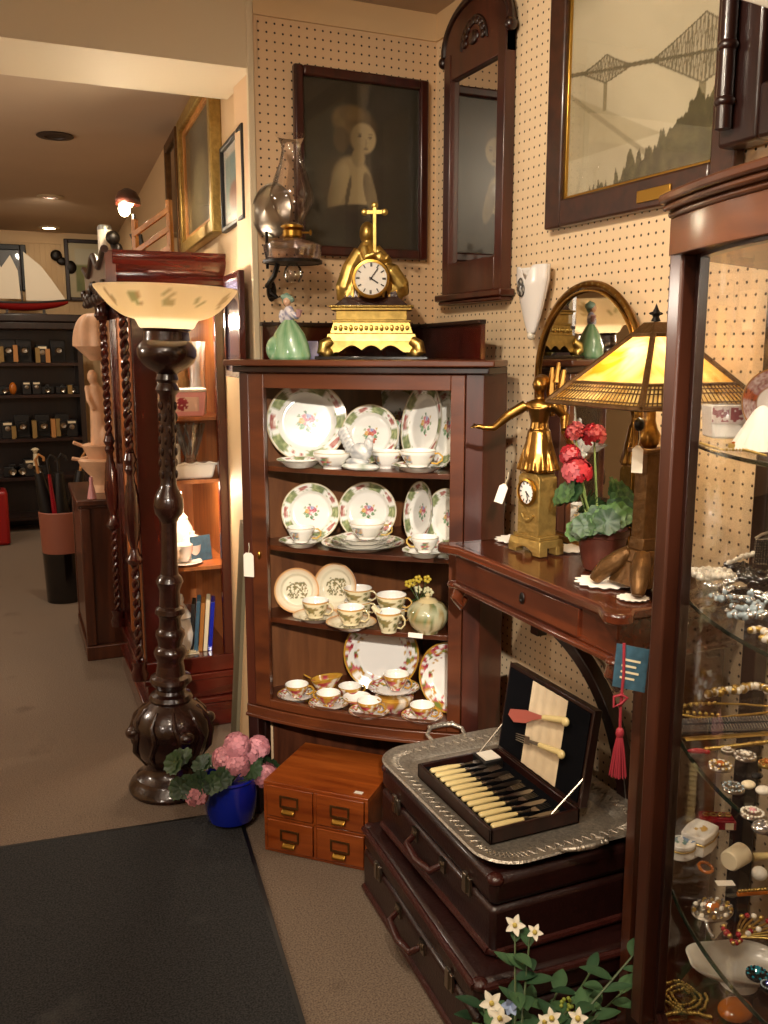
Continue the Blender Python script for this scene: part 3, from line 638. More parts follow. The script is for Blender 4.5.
o = M().box((-.022, -.001, 0), (.022, 0, .014)).build('price_card', 'paper', loc=cl(.190, -.030, Z3), rot=(radians(-12), 0, CA)); tag(o, 'little white card below the round pot on the third shelf edge', 'price card')
# bottom shelf
o = plate('platter', 'large white platter with gold rose border standing at the back of the bottom shelf', pat_rose, .122, cl(.0, .22, Z4), FA-.1, G4, 10, 1.0, 'platter')
plate('dinner_plate', 'gold bordered plate standing at the right post of the bottom shelf', pat_rose, .108, cl(.262, .115, Z4), FC-.3, G4, 8)
def rose_cup(lab, x, y, z, R=.037, h=.040, rz=0, s=True):
    if s: saucer('saucer under the '+lab, .062, pat_rose, cl(x, y, z), G4); z += .012
    return cup(lab, R, h, side_rose, hx('b98a32'), cl(x, y, z), CA+rz, G4, .5)
rose_cup('leftmost gold and rose teacup on the bottom shelf', -.222, .045, Z4, rz=.2)
rose_cup('rose teacup at the front left centre of the bottom shelf', -.100, .010, Z4, rz=3.0)
rose_cup('gold and rose teacup at the back left, bottom shelf', -.070, .115, Z4, rz=.8, s=False)
rose_cup('gold and rose teacup at the front centre of the bottom shelf', .040, -.008, Z4, rz=-.2)
rose_cup('rose teacup at the front right, bottom shelf', .200, .010, Z4, rz=-.1)
# inverted bowl carrying saucer and cup
t = thing('sugar_bowl', 'gold and rose lidded bowl carrying a saucer and cup on the bottom shelf', 'bowl', cl(.095, .065, Z4), CA, G4)
M().lathe([(0, 0), (.030, 0), (.034, .006), (.055, .026), (.060, .045), (.052, .052), (0, .053)], 36, fn=lambda r, z, t: side_rose(z/.06, t), cap=False).build('body', 'china', t)
saucer('large gold and rose saucer raised on the bowl, bottom shelf', .078, pat_rose, cl(.092, .068, Z4+.054), G4)
cup('raised gold and rose teacup in front of the white platter', .040, .048, side_rose, hx('b98a32'), cl(.100, .068, Z4+.068), CA-.3, G4, .5)
t = thing('gravy_boat', 'gold and rose gravy boat at the back left of the bottom shelf', 'gravy boat', cl(-.17, .135, Z4), CA+.3, G4)
M().grid(lambda u, v: ((.052+.012*cos(2*pi*u))*cos(2*pi*u)*(.45+.55*v), .028*sin(2*pi*u)*(.45+.55*v), .045*v+.010*v*cos(2*pi*u)), 36, 12, cf=lambda u, v: side_rose(v, u*6.28)).build('bowl', 'china', t, solid=.002)
m = M(); m.usecol = True; m.col = hx('b98a32'); m.tube([(-.04, 0, .04), (-.062, 0, .052), (-.068, 0, .03), (-.045, 0, .012)], .003, 8); m.build('handle', 'china', t)
cup('small white lined bowl in the middle of the bottom shelf', .045, .030, side_rose, hx('b98a32'), cl(-.025, .060, Z4), CA+2, G4, .5, 'bowl', 'bowl')
o = M().lathe([(0, 0), (.09, 0), (.105, .006), (.108, .010), (.10, .007), (.0, .004)], 48, cap=False).build('serving_tray', 'gold', loc=cl(-.13, .12, Z4), rot=(0, 0, 0)); tag(o, 'round gilt tray under the gravy boat on the bottom shelf', 'tray')
o.location = cl(-.17, .125, Z4)+Vector((0, 0, .0)); bpy.data.objects['gravy_boat'].location.z = Z4+.005

# ------------------------------------------------------------------ on top of the china cabinet
ZT = 1.445
ck = thing('mantel_clock', 'gilt mantel clock with a robed figure and cross standing on the china cabinet', 'clock', (1.10, 2.545, ZT), -YAW-.02)
M().box((-.165, -.075, 0), (.165, .075, .010)).build('base_slab', 'black_gloss', ck, bev=.002)
m = M()
ZB = .010
def sect(m, w0, d0, w1, d1, z0, z1, mi=0):
    m.add([(-w0, -d0, z0), (w0, -d0, z0), (w0, d0, z0), (-w0, d0, z0), (-w1, -d1, z1), (w1, -d1, z1), (w1, d1, z1), (-w1, d1, z1)], [(0, 3, 2, 1), (4, 5, 6, 7), (0, 1, 5, 4), (1, 2, 6, 5), (2, 3, 7, 6), (3, 0, 4, 7)], mi)
sect(m, .135, .058, .128, .055, .052, .075); sect(m, .122, .052, .112, .047, .075, .108); sect(m, .116, .050, .116, .050, .108, .114); sect(m, .104, .044, .104, .044, .114, .142); sect(m, .118, .052, .118, .052, .142, .150); sect(m, .124, .056, .124, .056, .150, .156)
ap = [(-.135, .054), (-.135, .02), (-.095, .02)]+[(-.085+.17*k/24, .026+.014*abs(sin(3*pi*k/24))) for k in range(25)]+[(.095, .02), (.135, .02), (.135, .054)]
m.prism([(b, a) for a, b in ap], -.058, .05, 'y'); m.build('case', 'gold', ck, bev=.0015)
for sx in (-1, 1):
    m = M().tube([(sx*.118, -.054, .055), (sx*.138, -.062, .042), (sx*.142, -.062, .026), (sx*.128, -.060, .018)], [.014, .018, .019, .014], 12).ell((sx*.130, -.058, .020), .018); m.build('foot', 'gold', ck); M().lathe([(.012, .008), (.018, .02), (.014, .056)], 14, (sx*.118, .040, 0)).build('foot', 'gold', ck)
m = M()
for k in range(15): m.ell((-.105+k*.015, -.053+.001, .091), (.006, .005, .007+.003*(k % 2)), 8, 6)
m.build('relief_band', 'gold', ck); m = M()
for k in range(30): m.ell((-.116+k*.008, -.057, .153), (.003, .003, .003), 6, 5)
m.build('beaded_edge', 'gold', ck)
m = M(); sect(m, .108, .050, .078, .040, .156, .180); sect(m, .078, .040, .070, .035, .180, .205); m.build('upper_plinth', 'lamp_dark', ck, bev=.001)
m = M().lathe([(.045, .0), (.053, .002), (.056, .010), (.053, .016), (.046, .017)], 40, (0, 0, 0), axis='y', cap=False); m.lathe([(.050, .0), (.050, -.07), (.0, -.07)], 32, axis='y', cap=False)
bz = m.build('bezel', 'brass', ck, loc=(0, -.062, .230))
def dial(parent, loc, R, rz=0, h=(10, 8.2)):
    dd = M().lathe([(R, 0), (R*.8, .001), (0, .0015)], 40, axis='y', cap=False).build('dial', 'white_china', parent, loc=loc, rot=(0, 0, rz))
    m = M()
    for k in range(12):
        a = k*pi/6; mm = Matrix.Rotation(-a, 4, 'Y'); m.T = mm; m.box((-.0015*R/.045, -.0025, R*.68), (.0015*R/.045, -.0015, R*.90))
        if k % 3 == 0: m.box((.0022*R/.045, -.0025, R*.68), (.0036*R/.045, -.0015, R*.90))
    m.build('numerals', 'black', dd)
    m = M()
    for a, L, ww in ((2*pi*h[0]/60, R*.72, .0013), (2*pi*h[1]/12, R*.5, .0018)):
        m.T = Matrix.Rotation(a, 4, 'Y'); m.box((-ww*R/.045, -.0042, -R*.12), (ww*R/.045, -.003, L))
    m.T = Matrix(); m.ell((0, -.004, 0), (R*.06, .002, R*.06)); m.build('hands', 'black', dd)
    m = M(); 
    return dd
dial(ck, (0, -.074, .230), .048, h=(6, 4.1))
# figure seated behind and above the dial
m = M()
m.ell((-.012, 0, .275), (.030, .024, .045)).ell((0, 0, .215), (.060, .030, .045)).ell((-.055, -.01, .195), (.026, .03, .040)).ell((.055, -.01, .200), (.032, .028, .035))
m.tube([(-.03, 0, .29), (-.055, -.01, .25), (-.070, -.015, .205), (-.075, -.01, .175)], [.020, .024, .026, .018], 10)
m.tube([(.01, 0, .295), (.045, -.01, .265), (.035, -.03, .278)], [.016, .013, .010], 10).tube([(.02, 0, .25), (.055, -.02, .24), (.080, -.02, .21), (.090, -.01, .19)], [.022, .024, .020, .010], 10)
m.tube([(-.02, -.02, .30), (-.012, -.035, .275), (.010, -.038, .285)], [.012, .010, .008], 10)
m.ell((-.012, -.002, .335), (.016, .018, .021)).tube([(-.012, 0, .31), (-.012, 0, .33)], .009, 8).ell((-.012, .008, .335), (.021, .018, .028)).ell((.022, -.03, .275), (.012, .012, .016))
for k in range(8): m.tube([(-.06+.014*k, -.028, .24-.004*abs(k-3)), (-.064+.016*k, -.035, .18)], [.006, .007], 6)
m.v = [(x*1.12, y, .20+(z-.20)*1.22) for x, y, z in m.v]
m.build('robed_figure', 'gold', ck, remesh=.0032, smooth=2)
m = M().box((.004, -.020, .30), (.014, -.012, .435)).box((-.016, -.019, .415), (.034, -.013, .427))
for x, z in ((.009, .440), (-.020, .421), (.038, .421)): m.ell((x, -.016, z), (.010, .005, .010))
m.build('cross', 'gold', ck, bev=.001)

# green lady
gl = thing('lady_figurine', 'porcelain lady in a wide green dress and bonnet on the china cabinet', 'figurine', (.86, 2.60, ZT), -YAW-.3)
m = M(); gc = lambda r, z, t: mixc(hx('9dbd98'), hx('6a9a6c'), .5+.5*sin(t*9+z*40))
m.lathe([(.0, 0), (.062, .0), (.065, .010), (.058, .045), (.046, .075), (.028, .10), (.015, .114)], 48, fn=gc, cap=False, sy=.72)
m.ell((-.035, -.01, .03), (.034, .03, .04), fn=lambda q: mixc(hx('9cc29c'), hx('5b9468'), vn(q.x*120, q.z*80, 2))); m.build('skirt', 'figurine', gl, ang=80)
wc = lambda q: mixc(hx('e9e4ea'), hx('7a7fa8'), .8*(vn(q.x*200, q.z*200, 4) > .6))
m = M().ell((0, 0, .130), (.018, .014, .026), fn=wc).ell((.018, -.008, .128), (.020, .010, .010), fn=wc, R=Matrix.Rotation(.5, 3, 'Y')).ell((-.020, -.004, .124), (.010, .010, .020), fn=wc); m.build('bodice', 'figurine', gl)
sk = lambda q: hx('e3b79a')
m = M().ell((-.004, -.004, .166), (.011, .012, .014), fn=sk).tube([(0, 0, .145), (-.003, -.002, .160)], .005, 8); m.c = [hx('e3b79a')]*len(m.v); m.usecol = True
m.c = m.c[:len(m.v)]; m.build('head', 'figurine', gl)
m = M().ell((-.006, .006, .176), (.022, .018, .012), fn=lambda q: hx('8fb0a0'), R=Matrix.Rotation(.35, 3, 'Y')).ell((-.010, .008, .172), (.014, .012, .020), fn=lambda q: hx('7fa890')); m.build('bonnet', 'figurine', gl)
m = M(); m.usecol = True; m.col = hx('c9a0a0'); m.tube([(.034, -.012, .122), (.040, -.016, .142)], [.006, .010], 8); m.build('bouquet', 'figurine', gl)
# small grey card standing between lady and clock
o = M().box((-.03, -.002, 0), (.03, .002, .055)).build('card', 'violet_glass', loc=(.955, 2.70, ZT), rot=(radians(-8), 0, -.2)); tag(o, 'small grey card standing behind, between the porcelain lady and the gilt clock', 'card')

# oil lamp on its wall bracket
ol = thing('oil_lamp', 'oil lamp with clear chimney and round reflector on an iron bracket at the pegboard edge', 'oil lamp', (.895, 2.66, 1.712), -YAW); ol.scale = (1.12, 1.12, 1.08)
m = M().lathe([(.0, .018), (.060, .018), (.072, .024), (.076, .040), (.078, .058), (.074, .062), (.055, .070), (.028, .078), (.020, .080), (0, .080)], 40, cap=False); m.build('glass_font', 'font_glass', ol)
M().lathe([(.072, .012), (.078, .012), (.079, .020), (.072, .020)], 40, cap=False).lathe([(0, .012), (.075, .014)], 40, cap=False).build('holder_ring', 'iron', ol)
m = M().lathe([(.022, .080), (.026, .084), (.026, .098), (.020, .102), (.030, .106), (.030, .112), (.010, .120)], 28, cap=False).tube([(.025, 0, .094), (.045, 0, .094)], .003).ell((.048, 0, .094), (.004, .008, .008)); m.build('burner', 'brass', ol)
m = M().lathe([(.029, .112), (.031, .125), (.046, .150), (.057, .175), (.056, .200), (.046, .235), (.031, .275), (.025, .305), (.026, .322), (.034, .338), (.041, .345)], 40, cap=False); m.build('chimney', 'lamp_glass', ol, ang=80)
m = M().lathe([(.0, .016), (.030, .010), (.055, .0), (.070, -.012), (.074, -.010), (.072, -.006)], 40, axis='y', cap=False); m.build('reflector', 'silver_plain', ol, loc=(-.062, .02, .155), rot=(0, 0, radians(-38)))
m = M().tube([(-.07, .10, -.04), (-.075, .04, -.045), (-.05, .0, -.02), (-.04, 0, .012)], .007, 8).tube([(-.07, .11, -.075), (-.07, .11, .02)], .010, 8).tube([(-.065, .05, -.06), (-.05, .05, -.075), (-.07, .06, -.08)], .006, 8).tube([(-.07, .02, .0), (-.072, .03, .10)], .004, 8).ell((-.07, .095, -.055), (.014, .02, .03)); m.build('bracket', 'iron', ol)
M().lathe([(0, -.040), (.018, -.038), (.026, -.02), (.022, 0), (.010, .014)], 24, cap=False).build('font_base', 'crystal', ol)

# ------------------------------------------------------------------ hall table against the right wall
TX0, TX1, TY0, TY1, TZ = 1.102, 1.420, 1.362, 2.065, .98
tb = thing('hall_table', 'glossy mahogany hall table with glass top, apron drawer and curved legs, under the lamp', 'table', ((TX0+TX1)/2, (TY0+TY1)/2, 0))
ox, oy = -(TX0+TX1)/2, -(TY0+TY1)/2
def rrect(x0, y0, x1, y1, r, lobes=()):
    P = []
    for cx, cy, a0 in ((x1-r, y1-r, 0), (x0+r, y1-r, pi/2), (x0+r, y0+r, pi), (x1-r, y0+r, 3*pi/2)):
        for k in range(7): a = a0+pi/2*k/6; P.append((cx+r*cos(a), cy+r*sin(a)))
    return P
def lobed(x0, y0, x1, y1, r):
    P = [(x1, y1), (x0+r*1.2, y1)]+[(x0+r*.2+r*cos(a), y1-r*.2+r*sin(a)) for a in [pi/2+pi*k/10 for k in range(0, 11)]][1:-4]
    P += [(x0, y1-r*2), (x0, y0+r*2)]+[(x0+r*.2+r*cos(a), y0+r*.2+r*sin(a)) for a in [pi*.85+pi*.8*k/10 for k in range(11)]]+[(x0+r*1.4, y0), (x1, y0)]
    return P
H_ = lambda P: [(x+ox, y+oy) for x, y in P]
M().prism(H_(lobed(TX0, TY0, TX1, TY1, .03)), TZ-.028, TZ-.004).build('table_top', 'table_wood', tb, bev=.006)
M().prism(H_(rrect(TX0+.012, TY0+.012, TX1, TY1-.012, .02)), TZ-.004, TZ).build('glass_sheet', 'clear', tb)
m = M().box((TX0+.018+ox, TY0+.02+oy, TZ-.105), (TX1+ox, TY1-.02+oy, TZ-.028)).build('apron', 'table_wood', tb, bev=.003)
m = M().box((TX0+.004+ox, TY0+.004+oy, TZ-.118), (TX1+ox, TY1-.004+oy, TZ-.105)); 
for y in (TY0+.02, TY1-.02): m.ell((TX0+.018+ox, y+oy, TZ-.112), (.022, .022, .010))
m.build('lower_moulding', 'table_wood', tb, bev=.004)
d = M().box((TX0+.012+ox, TY0+.14+oy, TZ-.098), (TX0+.020+ox, TY1-.14+oy, TZ-.036)).build('drawer', 'table_wood', tb, bev=.002)
M().ell((TX0+.010+ox, 0, TZ-.066), (.004, .010, .014)).ell((TX0+.008+ox, 0, TZ-.072), (.004, .004, .006)).build('keyhole', 'iron', d)
for y, s in ((TY1-.03, 1), (TY0+.03, -1)):
    m = M(); m.tube([(TX0+.030+ox, y+oy, TZ-.118), (TX0+.018+ox, y+oy, TZ-.145), (TX0+.030+ox, y+oy, TZ-.168), (TX0+.046+ox, y+oy, TZ-.150)], [.020, .018, .014, .010], 10); m.build('scroll_bracket', 'table_wood', tb)
# curved rear legs crossing like an open arch
def arcleg(pts, wd, dp, name):
    m = M(); P = [Vector(p) for p in pts]; ring = []
    for i, p in enumerate(P):
        a = P[max(0, i-1)]; b = P[min(len(P)-1, i+1)]; t = (b-a).normalized(); n = Vector((0, -t.z, t.y))
        ring += [p+n*wd/2-Vector((dp/2, 0, 0)), p+n*wd/2+Vector((dp/2, 0, 0)), p-n*wd/2+Vector((dp/2, 0, 0)), p-n*wd/2-Vector((dp/2, 0, 0))]
    fs = [(i*4+k, i*4+(k+1) % 4, i*4+4+(k+1) % 4, i*4+4+k) for i in range(len(P)-1) for k in range(4)]+[(3, 2, 1, 0), tuple(len(ring)-4+k for k in range(4))]
    m.add(ring, fs); return m.build(name, 'mahogany_dark', tb, bev=.003)
arc = [(1.38+ox, 2.12-.50*sin(t)+oy, .76*max(0, cos(t))**.5+.005) for t in [.12+(pi/2-.12)*k/22 for k in range(23)]]
M().box((1.365+ox, 2.02+oy, .70), (1.395+ox, 2.055+oy, TZ-.118)).build('leg_post', 'mahogany_dark', tb)
arcleg(arc, .036, .035, 'curved_leg')
arc = [(1.37+ox, 1.38+.17*sin(t*pi/2*.98)+oy, .86-.86*(1-cos(t*pi/2)**.75)) for t in [k/14 for k in range(15)]]
arcleg(arc, .036, .035, 'curved_leg')
m = M().box((1.19+ox, TY0+.022+oy, 0), (1.405+ox, TY0+.05+oy, TZ-.118)); m.build('end_panel', 'pedestal_wood', tb, bev=.002)
m = M().box((1.33+ox, TY0+.05+oy, .0), (1.405+ox, TY1-.05+oy, .035)); m.build('foot_rail', 'mahogany_dark', tb, bev=.003)

# arched mirror standing on the table back
am = thing('arched_mirror', 'brass framed arched mirror standing on the hall table against the pegboard', 'mirror', (1.405, 1.895, TZ), -pi/2)
def archpts(w, h, k=28): return [(w*cos(pi*i/k), h-w*1.05+w*1.05*sin(pi*i/k)) for i in range(k+1)]
aw, ah = .212, .652
P = [(aw, 0.01)]+archpts(aw, ah)+[(-aw, 0.01)]
M().prism([(z, x) for x, z in P], -.008, 0, 'y').build('mirror_glass', 'mirror', am)
M().tube([(x, -.006, z) for x, z in P], .0085, 8, closed=True).tube([(x*.965, -.012, .012+(z-.01)*.972) for x, z in P], .004, 6, closed=True).build('frame', 'bronze', am)
M().box((-aw, -.025, 0), (aw, .01, .012)).build('base_bar', 'bronze', am)
m = M()
for k in range(26):
    x, z = P[1+k]; m.ell((x, -.012, z), (.004, .003, .004), 6, 5)
m.build('beading', 'gold_dull', am)

# bronze figure clock on the table
fc = thing('figure_clock', 'small gilt table clock topped by a bronze woman with outstretched arm', 'clock', (1.245, 1.862, TZ+.001), -pi/2+.12); fc.scale = (1.08,)*3
m = M(); sect(m, .055, .036, .052, .033, .018, .034); sect(m, .046, .029, .046, .029, .034, .042)
for x in (-.042, .042):
    for y in (-.024, .024): m.cbox((x, y, .009), (.026, .022, .018))
ap = [(-.055, .02), (-.055, .006)]+[(-.03+.06*k/12, .006+.010*sin(pi*k/12)) for k in range(13)]+[(.055, .006), (.055, .02)]
m.prism([(b, a) for a, b in ap], -.036, -.030, 'y'); m.build('base', 'gold_dull', fc, bev=.001)
sh = [(-.036, .042), (.036, .042)]+[(.036*cos(pi*k/14), .168+.018*sin(pi*k/14)) for k in range(15)]
m = M().prism([(b, a) for a, b in sh], -.026, .026, 'y'); m.build('case', 'gold_dull', fc, bev=.001)
m = M().tube([(-.02, -.028, .088), (-.010, -.029, .078), (0, -.03, .075), (.010, -.029, .078), (.02, -.028, .088)], .003, 6).ell((0, -.028, .076), (.010, .003, .006)); m.build('swag', 'gold_dull', fc)
M().lathe([(.026, 0), (.031, .002), (.031, .008), (.026, .009)], 32, axis='y', cap=False).build('bezel', 'brass', fc, loc=(0, -.027, .140))
dial(fc, (0, -.029, .140), .027, h=(27, 4.4))
m = M()                                # the woman: skirt, torso, head, one arm out, the other up along a branch
m.ell((0, 0, .215), (.026, .020, .040)).tube([(0, 0, .185), (0, 0, .22), (0, 0, .26)], [.030, .026, .019], 14)
for k in range(12): a = 2*pi*k/12; m.tube([(.018*cos(a), .014*sin(a), .245), (.033*cos(a), .026*sin(a), .188)], [.004, .0075], 6)
m.tube([(0, 0, .25), (.0, 0, .275), (.0, 0, .30)], [.018, .015, .021], 12).ell((0, -.002, .302), (.026, .016, .014)).tube([(0, 0, .31), (0, -.002, .328)], .007, 8).ell((0, -.004, .340), (.012, .014, .016)).ell((0, .006, .346), (.014, .012, .013))
m.tube([(-.024, -.002, .304), (-.052, -.012, .285), (-.075, -.020, .262), (-.095, -.024, .262)], [.010, .009, .0065, .005], 10).ell((-.100, -.024, .264), (.009, .005, .005))
for k in range(4): m.tube([(-.103, -.024+.003*(k-1.5), .264), (-.114, -.025+.0045*(k-1.5), .262+.002*k)], .0020, 5)
m.tube([(.024, -.002, .306), (.044, .004, .285), (.048, -.010, .262)], [.010, .009, .006], 10)
m.v = [(x*1.3, y*1.35, .186+(z-.186)*1.25) for x, y, z in m.v]
m.build('bronze_woman', 'bronze', fc, remesh=.0022, smooth=1, rot=(0, 0, .55))
m = M().tube([(.036, .006, .36), (.042, .004, .32), (.050, -.004, .27), (.075, .0, .215), (.098, .004, .195)], [.006, .007, .007, .006, .004], 8).tube([(.038, .008, .30), (.036, .010, .36), (.040, .012, .395)], [.006, .008, .004], 8).tube([(.020, .012, .30), (.016, .014, .35), (.018, .012, .40)], [.006, .010, .004], 8).tube([(.026, .012, .37), (.030, .012, .41)], [.008, .003], 8)
m.v = [(x*1.2, y*1.2, .186+(z-.186)*1.08) for x, y, z in m.v]
m.build('branch', 'bronze', fc, rot=(0, 0, .55))
for (x, y, s, lab) in ((1.285, 2.01, .055, 'small white lace doily behind the figure clock'), (1.215, 1.55, .060, 'white scalloped doily on the table before the lamp foot'), (1.185, 1.42, .030, 'tiny white doily at the near corner of the hall table'), (1.345, 1.86, .05, 'white doily edge right of the figure clock')):
    P = [(s*(1+.09*cos(14*2*pi*k/84))*cos(2*pi*k/84), s*(1+.09*cos(14*2*pi*k/84))*sin(2*pi*k/84)) for k in range(84)]
    m = M().prism(P, 0, .0012); tag(m.build('doily', 'doily', loc=(x, y, TZ+.0006)), lab, 'doily', 'doilies on the hall table')
price_tag((1.19, 1.925, 1.145), -.4, 'blank white tag hanging beside the dial of the figure clock', .022, .05, 18)

# geraniums
def floret(m, c, r, n, col, rnd):
    n = Vector(n).normalized(); u = n.orthogonal().normalized(); w = n.cross(u); a0 = rnd.random()*6; lum = .62+.5*rnd.random(); r *= .8+.4*rnd.random()
    for k in range(5):
        a = a0+k*2*pi/5; d = u*cos(a)+w*sin(a); e = n.cross(d)
        j = (1-.2*rnd.random())*lum; cc = tuple(min(1, x*j+.06*(lum > 1)) for x in col)
        vs = [c, c+d*r*.55+e*r*.38+n*r*.12, c+d*r*1.0+e*r*.28+n*r*.02, c+d*r*1.05-e*r*.22, c+d*r*.55-e*r*.38+n*r*.12]
        m.add(vs, [(0, 1, 2, 3, 4)], cols=[cc]*5)
def bloom(m, c, R, fr, col, cnt, rnd, up=.1):
    c = Vector(c); m.ell(c, R*.55, 8, 6, fn=lambda q: tuple(x*.45 for x in col))
    for k in range(cnt):
        z = 1-2*(k+.5)/cnt; 
        if z < -.55: continue
        a = k*2.39996; n = Vector((sqrt(1-z*z)*cos(a), sqrt(1-z*z)*sin(a), z+up)).normalized()
        floret(m, c+n*R*(.8+.25*rnd.random()), fr, n, col, rnd)
def gleaf(m, c, n, r, col, rnd, scal=7):         # round scalloped leaf, radial veins, cupped
    n = Vector(n).normalized(); u = n.orthogonal().normalized(); w = n.cross(u); K = 28; vs = [Vector(c)]; cols = [tuple(x*1.3 for x in col)]
    for ring in (.5, 1.0):
        for k in range(K):
            a = 2*pi*k/K; rr = r*ring*(1+(.10*cos(a*scal) if ring == 1 else 0)); h = r*(.18*ring*ring+.05*sin(a*scal)*ring)
            vs.append(Vector(c)+u*rr*cos(a)+w*rr*sin(a)+n*h); cols.append(tuple(x*(.75 if ring == .5 else 1.05) for x in col))
    fs = [(0, 1+k, 1+(k+1) % K) for k in range(K)]+[(1+k, 1+K+k, 1+K+(k+1) % K, 1+(k+1) % K) for k in range(K)]
    m.add(vs, fs, cols=cols)
rn = random.Random(3)
gp = thing('potted_geranium', 'red geranium in a brown clay pot on the hall table beside the lamp', 'potted plant', (1.285, 1.655, TZ+.001))
M().lathe([(0, 0), (.040, 0), (.043, .01), (.056, .075), (.060, .078), (.061, .092), (.056, .093), (.052, .080), (0, .078)], 36, cap=False).build('pot', 'terracotta', gp)
m = M(); m.usecol = True
tops = [Vector((-.068, .01, .222)), Vector((.0, .045, .300)), Vector((-.035, .07, .305)), Vector((-.060, .05, .255))]
m.col = hx('6a7a40')
for t_ in tops: m.tube([(0, 0, .07), (t_.x*.5, t_.y*.5, .13), t_], [.004, .0035, .002], 6)
for k in range(80):
    a = k*2.4; R = .030+.068*((k*37 % 20)/20); c = Vector((R*cos(a)-.01, R*sin(a), .092+.095*((k*13 % 17)/17))); gleaf(m, c, (cos(a)*.9-.4, sin(a)*.9-.4, .45), .022+.010*rn.random(), mixc(hx('1c341e'), hx('42602e'), rn.random()), rn)
m.build('foliage', 'leafpaint', gp)
for t_, R, cnt in ((tops[0], .032, 40), (tops[1], .025, 34), (tops[2], .022, 30), (tops[3], .022, 26)):
    m = M(); bloom(m, t_, R, .013, hx('9c0a1c'), cnt, rn); m.build('flower_head', 'petal', gp)
bp = thing('potted_hydrangea', 'pink flowers in a cobalt blue glazed pot on the floor beside the mat corner', 'potted plant', (.652, 2.635, .0135)); bp.scale = (1.08,)*3
M().lathe([(0, 0), (.052, 0), (.066, .010), (.075, .045), (.077, .085), (.074, .115), (.073, .128), (.079, .136), (.077, .142), (.070, .140), (.066, .12), (0, .115)], 44, cap=False).build('pot', 'blue_glaze', bp)
m = M(); m.usecol = True
for k in range(46):
    a = k*2.4; R = .05+.09*((k*37 % 20)/20); cx = -.05 if cos(a) < .3 else .02; c = Vector((R*cos(a)+cx-.01, R*sin(a)*.7, .125+.075*((k*13 % 17)/17))); gleaf(m, c, (cos(a)*.9-.1, -.6+.5*sin(a), .5), .022+.012*rn.random(), mixc(hx('223624'), hx('3c5430'), rn.random()), rn, 9)
m.col = hx('5a6a3a')
heads = [(Vector((.015, -.03, .235)), .040, 44), (Vector((-.020, -.03, .205)), .036, 40), (Vector((.045, -.02, .200)), .036, 40), (Vector((.01, -.05, .190)), .036, 40), (Vector((.085, .0, .205)), .034, 40), (Vector((-.115, -.07, .13)), .030, 30), (Vector((.095, -.03, .130)), .036, 36), (Vector((-.135, .02, .115)), .02, 16)]
for h, R, n_ in heads: m.tube([(0, 0, .11), h], .003, 6)
m.build('foliage', 'leafpaint', bp)
for h, R, n_ in heads: m = M(); bloom(m, h, R*.95, .015, hx('dc8e98'), int(n_*1.5), rn, .2); m.build('flower_head', 'petal', bp)

# table lamp with slag glass shade
tl = thing('table_lamp', 'bronze table lamp with a glowing amber slag glass pyramid shade on the hall table', 'lamp', (1.250, 1.470, TZ+.001))
m = M()
for sx in (-1, 1):
    for sy in (-1, 1): m.tube([(sx*.018, sy*.018, .075), (sx*.034, sy*.034, .058), (sx*.052, sy*.052, .040), (sx*.066, sy*.066, .018), (sx*.070, sy*.070, .008)], [.018, .021, .020, .015, .012], 12)
sect(m, .050, .050, .036, .036, .012, .060); sect(m, .036, .036, .028, .028, .060, .085); sect(m, .024, .024, .021, .021, .085, .11); m.build('base', 'bronze_lamp', tl, bev=.002)
m = M(); sect(m, .020, .020, .018, .018, .10, .285); sect(m, .030, .030, .030, .030, .285, .295); m.build('column', 'bronze_lamp', tl, bev=.002)
M().lathe([(.012, .295), (.020, .305), (.022, .320), (.014, .335), (.010, .35), (.010, .41), (.0, .41)], 24, cap=False).build('socket', 'bronze', tl)
SB, ST, A0, A1 = .385, .520, .150, .030
m = M()
for k in range(4):                     # bronze ribs and rims
    a, b = [(-1, -1), (1, -1), (1, 1), (-1, 1)][k], [(1, -1), (1, 1), (-1, 1), (-1, -1)][k]
    m.tube([(a[0]*A0, a[1]*A0, SB), (a[0]*A1, a[1]*A1, ST)], .0065, 6)
    m.tube([(a[0]*A0, a[1]*A0, SB), (b[0]*A0, b[1]*A0, SB)], .005, 6).tube([(a[0]*A1, a[1]*A1, ST), (b[0]*A1, b[1]*A1, ST)], .006, 6)
    f = .30; q = A0+(A1-A0)*f; z = SB+(ST-SB)*f
    m.tube([(a[0]*q, a[1]*q, z), (b[0]*q, b[1]*q, z)], .004, 6)
    for j in range(1, 26):             # pierced fretwork band
        u = j/26; x0 = a[0]+(b[0]-a[0])*u; y0 = a[1]+(b[1]-a[1])*u; u2 = min(1, u+.02); x1 = a[0]+(b[0]-a[0])*u2; y1 = a[1]+(b[1]-a[1])*u2
        m.tube([(x0*A0, y0*A0, SB), (x1*q, y1*q, z)], .0024, 4)
    for f2 in (.06, .18, .24):
        q2 = A0+(A1-A0)*f2; z2 = SB+(ST-SB)*f2; m.tube([(a[0]*q2, a[1]*q2, z2), (b[0]*q2, b[1]*q2, z2)], .0022, 4)
sect(m, .036, .036, .016, .016, .520, .545); m.build('shade_frame', 'bronze_lamp', tl)
M().lathe([(0, .545), (.010, .547), (.006, .555), (.009, .562), (.004, .572), (0, .582)], 16, cap=False).ell((0, 0, .562), (.018, .004, .004)).build('finial', 'iron', tl)
mm = bpy.data.materials.new('slag_glass'); mm.use_nodes = True; nt = mm.node_tree; b = nt.nodes['Principled BSDF']; MATS['slag_glass'] = mm
tc = nt.nodes.new('ShaderNodeTexCoord'); n = nt.nodes.new('ShaderNodeTexNoise'); n.inputs['Scale'].default_value = 9; n.inputs['Detail'].default_value = 3; n.inputs['Distortion'].default_value = 1.5
